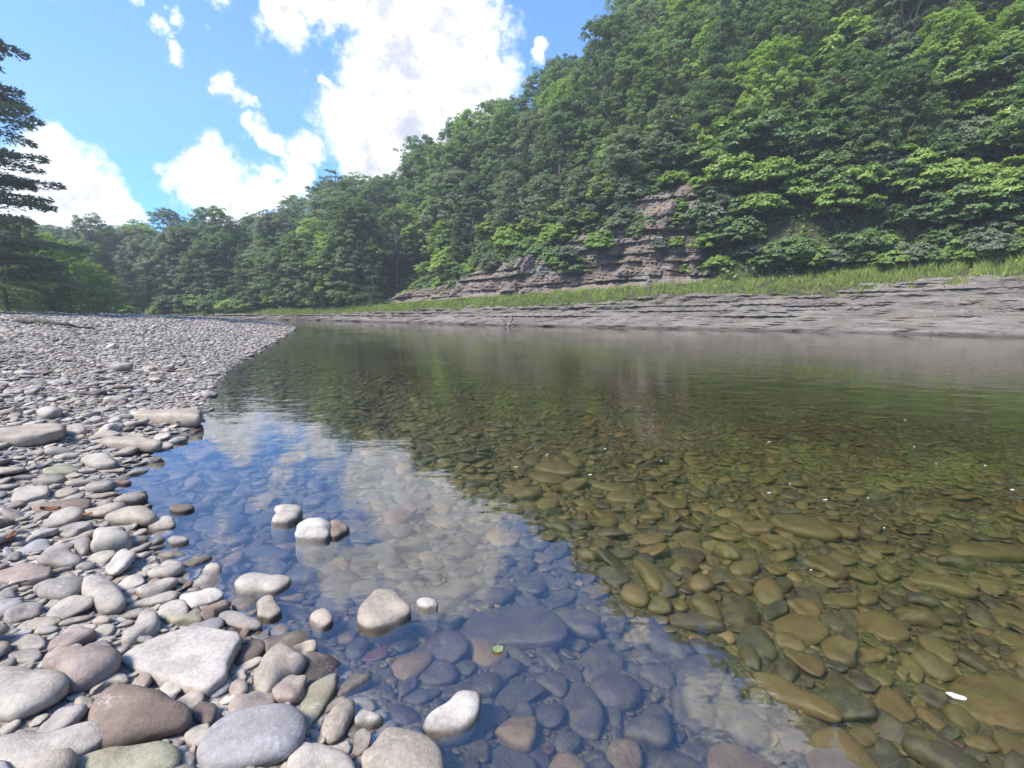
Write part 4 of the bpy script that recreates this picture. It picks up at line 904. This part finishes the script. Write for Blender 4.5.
for k, (px, e, H, lab) in enumerate([(712, 40, 15, 'bare pale dead tree high on the steep slope'), (398, 10, 8, 'bare pale leaning tree low on the slope beside the cliff'), (232, 37, 12, 'pale bare limbs of a dead tree in the far wood'), (650, 30, 9, 'thin bare pale dead tree behind the bright green crowns'), (985, 20, 9, 'bare leaning dead tree near the upper corner of the slope'), (470, 12, 7, 'low bare dead tree among the bushes beside the cliff')]):
    x, y = on_line(px, e) if px > 300 else at(px, 70); wd = dead_tree(90+k, H); rt = link('dead_tree', wd.mesh('dead_tree', M['bark_pale']), loc=(x, y, gz(x, y))); tag(rt, lab, 'tree', 'trees of the wooded hillside')
uniquify([(o, l, px) for o, l, px, py in PLANTS])
# ------------------------------------------------------------------ ground vegetation (uncountable)
def leaf_cover(name, n, pick, l, w, mat, up, seed, hgt):
    g2 = np.random.default_rng(seed); x, y = pick(g2, n); z = ground_z(x, y); lv = Leaves(); m = len(x)
    lv.put(np.column_stack([x, y, z+g2.uniform(.05, 1, m)*hgt]), np.array([0, 0, up])+g2.normal(0, .5, (m, 3)), l*g2.uniform(.6, 1.4, m), w*g2.uniform(.6, 1.4, m), g2.normal(.4, .2, m))
    return link(name, lv.mesh(name, mat, g2))
def slope_pick(g2, n):
    az = np.radians(g2.uniform(-48, 52, n*3)); rr = g2.uniform(30, 110, n*3); x, y = rr*np.sin(az), rr*np.cos(az); d = dF(x, y); d0 = edge(x, d)+np.where((x > -14) & (x < 14), W_CLIFF-.2, -.7)
    k = (d > d0) & (d < 50); p = nzC(x*.5, y*.5) > -.6; k &= p; return x[k][:n], y[k][:n]
tag(leaf_cover('undergrowth', 110000, slope_pick, .32, .20, LEAF['mid'], .8, 5, 1.2), 'leafy undergrowth covering the wooded slope', 'undergrowth', kind='stuff')
def blades(name, n, pick, h, w, mat, seed):
    g2 = np.random.default_rng(seed); x, y, hh = pick(g2, n); z = ground_z(x, y); m = len(x); a = g2.uniform(0, 6.28, m); ln = g2.normal(0, .30, (m, 2)); H = h*hh*g2.uniform(.5, 1.3, m)
    b = np.column_stack([x, y, z]); s = np.column_stack([np.cos(a), np.sin(a), 0*a])*w*g2.uniform(.6, 1.4, m)[:, None]; mid = b+np.column_stack([ln*H[:, None]*.35, H*.6]); tip = b+np.column_stack([ln*H[:, None]*1.0, H])
    V = np.stack([b-s, b+s, mid+s*.8, tip, mid-s*.8], 1).reshape(-1, 3); F = np.arange(m*5).reshape(-1, 5); me = mesh_from(name, V, F, mat, smooth=False)
    tone = np.clip(.45+.3*nzC(x*.6, y*.6)+g2.normal(0, .18, m), 0, 1); fattr(me, 'tone', np.repeat(tone, 5)); return link(name, me)
def bank_pick(g2, n):
    x = g2.uniform(-60, 34, n*6); y = g2.uniform(14, 64, n*6); d = dF(x, y); xs = along_x(x, d); wl, wg = w_ledge(xs), w_grass(xs); e = nzC(x, y)*.5
    k = (d > wl*1.06+e*.5) & (nzC(x*.8+3, y*.8) > -.75) & (d < wl+wg+.6); x, y, d = x[k][:n], y[k][:n], d[k][:n]
    return x, y, .65+.85*smoothstep(17, 23, x)*smoothstep(.2, .6, (d-w_ledge(along_x(x, d)))/w_grass(along_x(x, d)))+.25*nzC(x*.7, y*.7)
tag(blades('grass', 130000, bank_pick, .36, .018, GRASS, 9), 'yellow green grass on the far bank', 'grass', kind='stuff')
def flower_mesh():
    g2 = np.random.default_rng(3); x, y, hh = bank_pick(g2, 2500); k = (nzC(x*1.5+9, y*1.5) > .1) & (x > -8); x, y = x[k][:900], y[k][:900]; lv = Leaves(); m = len(x)
    lv.put(np.column_stack([x, y, ground_z(x, y)+g2.uniform(.2, .5, m)]), g2.normal(0, .5, (m, 3))+np.array([0, -.4, .8]), .08, .08, .5); return lv.mesh('wildflowers', plain('yellow_flower', (.62, .50, .08)), g2)
tag(link('wildflowers', flower_mesh()), 'small yellow wildflowers in the bank grass', 'flowers', kind='stuff')
# ------------------------------------------------------------------ small things
def log_mesh(name, pts, r0, r1, seed, mat, knots=2):
    g2 = np.random.default_rng(seed); wd = Wood(); p = np.array(pts, float); k = 14; t = np.linspace(0, len(p)-1, k); q = np.column_stack([np.interp(t, range(len(p)), p[:, i]) for i in range(3)])
    q[1:-1] += g2.normal(0, r0*.25, (k-2, 3)); rad = np.linspace(r0, r1, k)*g2.uniform(.9, 1.1, k); rad[0] *= .25; rad[-1] *= .3; wd.limb(q, rad, 9)
    for i in range(knots):
        a = q[3+i*4]; d = g2.normal(size=3); d[2] = abs(d[2])*.7; d /= np.linalg.norm(d); wd.limb(bent(a, a+d*r0*4, g2, 4, .05), np.linspace(r0*.45, r0*.15, 4), 6)
    return wd.mesh(name, mat)
def ground_at(px, py):
    """ground point seen at a pixel"""
    d = ray(px, py); o = np.array([0, 0, EYE]); k = 1.0
    for i in range(4000):
        p = o+d*k
        if p[2] <= gz(p[0], p[1]): return p
        k *= 1.004
    return p
gp = [ground_at(14, 326), ground_at(40, 326), ground_at(68, 327.5), ground_at(96, 331)]; gp[0][2] += .16; gp[1][2] += .16; gp[2][2] += .11; gp[3][2] += .06
tag(link('driftwood_log', log_mesh('driftwood_log', gp, .085, .03, 4, M['bark'], 1)), 'long dark driftwood log lying far up the gravel bar', 'driftwood')
for k_, (px, py, L_, lab) in enumerate([(60, 398, .55, 'thin grey twig on the middle of the gravel bar'), (30, 470, .35, 'short grey twig beside the square pale slab'), (150, 352, 1.1, 'long thin stick far up the gravel bar'), (95, 345, .9, 'crooked stick lying far up the gravel below the driftwood log'), (12, 602, .22, 'small twig near the frame edge by the pinkish slab')]):
    a_ = ground_at(px, py); dx = np.array([math.cos(k_*1.9), math.sin(k_*1.9)*.6, 0])*L_*.5; up = np.array([0, 0, .06])
    tag(link('twig', log_mesh('twig', [a_-dx+up, a_+up*1.3, a_+dx+up], .008+.006*L_, .004, 20+k_, M['drift'], 1)), lab, 'twig')
c = P(507, 326.5); c[2] = .05
def snag():
    g2 = np.random.default_rng(8); wd = Wood(); wd.limb(bent((0, 0, -.6), (.35, 0, .75), g2, 5, .05), np.linspace(.14, .05, 5), 7)
    for e in [(-.5, .1, .15), (.8, 0, .30), (-.35, -.1, .5), (.15, .2, .55)]: wd.limb(bent((.05, 0, .05), e, g2, 4, .08), np.linspace(.08, .025, 4), 6)
    return wd.mesh('driftwood_snag', M['drift'])
tag(link('driftwood_snag', snag(), loc=tuple(c+np.array([0, -.5, 0]))), 'dark forked snag stuck in the water by the far ledge', 'driftwood')
def leaf_mesh(name, L, Wd, curl, seed, mat, thick=.0012):
    g2 = np.random.default_rng(seed); n = 9; t = np.linspace(-1, 1, n); w = Wd*.5*(1-t*t)**.7*(1+.15*g2.normal(size=n)); V = []
    for zoff in (thick, -thick):
        for s in (-1, -.5, 0, .5, 1):
            V.append(np.column_stack([t*L*.5, s*w, curl*(t*t*.5+s*s*.6)*L+zoff+0*t]))
    V = np.vstack(V); F = []
    for lay in (0, 1):
        for a in range(4):
            for b in range(n-1):
                i = lay*5*n+a*n+b; q = (i, i+1, i+n+1, i+n); F.append(q if lay == 0 else q[::-1])
    for b in range(n-1): F.append((b, b+5*n, b+1+5*n, b+1)); F.append((4*n+b, 4*n+b+1, 9*n+b+1, 9*n+b))
    return mesh_from(name, V, np.array(F), mat)
flecks = [(547, 455), (605, 449), (661, 461), (516, 467), (590, 475), (790, 484), (769, 493), (825, 500), (868, 498), (884, 528), (769, 442), (936, 464), (914, 447), (1012, 490), (811, 570), (432, 403), (380, 380), (670, 395), (905, 420), (985, 466)]
names = []
for i, (px, py) in enumerate(flecks):
    p = P(px, py, .004); d_ = math.hypot(p[0], p[1]); L = (.016 if py > 520 else .028)*(1+.25*math.sin(i*2.1))
    o = link('floating_fleck', leaf_mesh('floating_fleck', L, L*.45, .12, i, M['white_leaf']), loc=tuple(p), rot=(0, 0, .4+.5*math.sin(i*1.7))); tag(o, None, 'fleck', 'white flecks floating on the river')
    names.append((o, 'white fleck floating on the '+('clear olive shallows' if py > 520 else 'green mid river' if py > 440 else 'far green water'), px))
uniquify(names)
p = P(956, 697, .006); tag(link('floating_leaf', leaf_mesh('floating_leaf', .055, .028, .10, 40, M['white_leaf']), loc=tuple(p), rot=(0, 0, -.5)), 'largest white leaf floating over the huge brown slab', 'leaf')
p = P(498, 649, .005)
o = link('floating_leaf', leaf_mesh('floating_leaf', .045, .04, .05, 41, M['green_leaf']), loc=tuple(p), rot=(0, 0, .5)); tag(o, 'pale green leaf floating over the largest purplish slab', 'leaf')
for px, py, L, mat, lab in [(87, 524, .06, 'orange_leaf', 'orange dead leaf among the cobbles by the large beige oval'), (52, 519, .10, 'rust_leaf', 'rusty brown dead leaf beside the brown board like slab'), (182, 427, .12, 'orange_leaf', 'reddish dead leaf at the flat tan slab near the water'), (14, 547, .08, 'rust_leaf', 'reddish dry leaf on the cobbles at the frame edge')]:
    p = ground_at(px, py); tag(link('dead_leaf', leaf_mesh('dead_leaf', L, L*.4, .22, 50+px, M[mat]), loc=(p[0], p[1], p[2]+.055), rot=(.15, .1, px*.37)), lab, 'leaf', 'dead leaves on the gravel')

# ------------------------------------------------------------------ sky and sun
SUN_AZ, SUN_EL = R(-125), R(50)       # bearing from the viewing direction, and height
w = bpy.data.worlds.new('World'); SC.world = w; w.use_nodes = True; w.node_tree.nodes.clear(); nt = NT(w.node_tree)
out = nt.add('ShaderNodeOutputWorld'); bg = nt.add('ShaderNodeBackground')
sky = nt.add('ShaderNodeTexSky', sky_type='NISHITA'); sky.sun_disc = False; sky.sun_elevation = SUN_EL; sky.sun_rotation = SUN_AZ; sky.altitude = 200; sky.air_density = 1.0; sky.dust_density = .6; sky.ozone_density = 1.6
dirv = nt.add('ShaderNodeTexCoord').outputs['Generated']
nv = nt.add('ShaderNodeVectorMath', operation='NORMALIZE'); nt.l.new(dirv, nv.inputs[0]); dirv = nv.outputs[0]
BLOBS = [(445, 20, 72), (402, 60, 76), (408, 130, 68), (372, 160, 56), (458, 88, 60), (410, -20, 70), (330, -10, 55), (290, 8, 42), (488, 60, 22), (345, 110, 40), (322, 72, 14), (310, 160, 26), (385, 5, 60),
         (537, 56, 13),
         (205, 190, 45), (170, 185, 26), (240, 200, 40), (195, 172, 26), (275, 195, 30), (300, 180, 24),
         (60, 190, 62), (85, 180, 42), (45, 140, 36), (25, 200, 60), (70, 160, 36), (118, 200, 26),
         (240, 95, 20), (225, 92, 16), (255, 105, 14), (258, 140, 20), (246, 130, 10), (280, 150, 20), (300, 165, 18),
         (175, 48, 20), (190, 50, 12), (160, 20, 22), (215, 10, 18), (180, 10, 16), (130, 25, 8),
         (640, -75, 22), (668, -110, 24), (800, -240, 45), (870, -270, 60), (1000, -220, 80)]
wn = nt.add('ShaderNodeVectorMath', operation='SUBTRACT'); nt.l.new(nt.noise(dirv, 11, 5, .62, 1), wn.inputs[0]); wn.inputs[1].default_value = (.5, .5, .5)
ws = nt.add('ShaderNodeVectorMath', operation='SCALE'); nt.l.new(wn.outputs[0], ws.inputs[0]); ws.inputs['Scale'].default_value = .13
wa = nt.add('ShaderNodeVectorMath', operation='ADD'); nt.l.new(dirv, wa.inputs[0]); nt.l.new(ws.outputs[0], wa.inputs[1]); warped = wa.outputs[0]
field = None
for px, py, r in BLOBS:
    d = ray(px, py); ln = np.linalg.norm(d); d = d/ln
    e = ray(px+r*.7, py+r*.7); e = e/np.linalg.norm(e); rad = float(np.linalg.norm(e-d))
    v = nt.add('ShaderNodeVectorMath', operation='DISTANCE'); nt.l.new(warped, v.inputs[0]); v.inputs[1].default_value = tuple(d)
    k = nt.math('SUBTRACT', 1.0, nt.math('DIVIDE', v.outputs['Value'], rad))
    k = nt.math('MULTIPLY', k, min(1.0, .45+rad*4))
    field = k if field is None else nt.math('MAXIMUM', field, k)
n1 = nt.noise(dirv, 7, 9, .66); n2 = nt.noise(dirv, 30, 6, .68)
f = nt.math('ADD', field, nt.math('MULTIPLY', nt.math('SUBTRACT', n1, .5), 1.5)); f = nt.math('ADD', f, nt.math('MULTIPLY', nt.math('SUBTRACT', n2, .5), .75))
cov = nt.ramp(f, -.08, .34)
core = nt.ramp(nt.math('ADD', f, nt.math('MULTIPLY', n2, .3)), .45, 1.05)
CLOUD = 1.0
cloudcol = nt.mix(core, (.64, .64, .66), (.315, .313, .36))
skycol = nt.mix(1.0, sky.outputs[0], (.27, .74, 1.30), 'MULTIPLY')
S_STR = .122
sk = nt.add('ShaderNodeVectorMath', operation='SCALE'); nt.l.new(skycol, sk.inputs[0]); sk.inputs['Scale'].default_value = S_STR
cl = nt.add('ShaderNodeVectorMath', operation='SCALE'); nt.l.new(cloudcol, cl.inputs[0]); cl.inputs['Scale'].default_value = CLOUD
nt.l.new(nt.mix(cov, sk.outputs[0], cl.outputs[0]), bg.inputs[0]); bg.inputs[1].default_value = 1.0
nt.l.new(bg.outputs[0], out.inputs[0])
sd = bpy.data.lights.new('sun', 'SUN'); so = bpy.data.objects.new('sun', sd); COL.objects.link(so)
sd.energy = 4.3; sd.angle = R(17); sd.color = (1, .93, .82)
from mathutils import Vector
sv = Vector((math.sin(SUN_AZ)*math.cos(SUN_EL), math.cos(SUN_AZ)*math.cos(SUN_EL), math.sin(SUN_EL))); so.rotation_euler = sv.to_track_quat('Z', 'Y').to_euler(); so.location = (-20, -10, 60)

# ------------------------------------------------------------------ thin summer haze over the valley
hm, nt, out = material('haze_air'); vp = nt.add('ShaderNodeVolumePrincipled'); nt.put(vp.inputs['Color'], (.96, .97, 1.0)); vp.inputs['Density'].default_value = .0015; vp.inputs['Anisotropy'].default_value = .2
nt.l.new(vp.outputs[0], out.inputs['Volume'])
b = 236.; V = [(-b, -b, -6), (b, -b, -6), (b, b, -6), (-b, b, -6), (-b, -b, 96), (b, -b, 96), (b, b, 96), (-b, b, 96)]
tag(link('haze', mesh_from('haze', V, np.array([(0, 3, 2, 1), (4, 5, 6, 7), (0, 1, 5, 4), (1, 2, 6, 5), (2, 3, 7, 6), (3, 0, 4, 7)]), hm, smooth=False)), 'thin pale summer haze filling the valley', 'haze', kind='stuff')

# ------------------------------------------------------------------ render settings
SC.render.engine = 'CYCLES'
SC.view_settings.view_transform = 'Standard'; SC.view_settings.look = 'None'; SC.view_settings.gamma = 1.0; SC.view_settings.exposure = 1.22
cy = SC.cycles; cy.max_bounces = 8; cy.diffuse_bounces = 3; cy.glossy_bounces = 3; cy.transmission_bounces = 4; cy.transparent_max_bounces = 16; cy.volume_bounces = 0
cy.use_denoising = True; cy.use_adaptive_sampling = True; cy.adaptive_threshold = .02; cy.caustics_reflective = False; cy.caustics_refractive = False
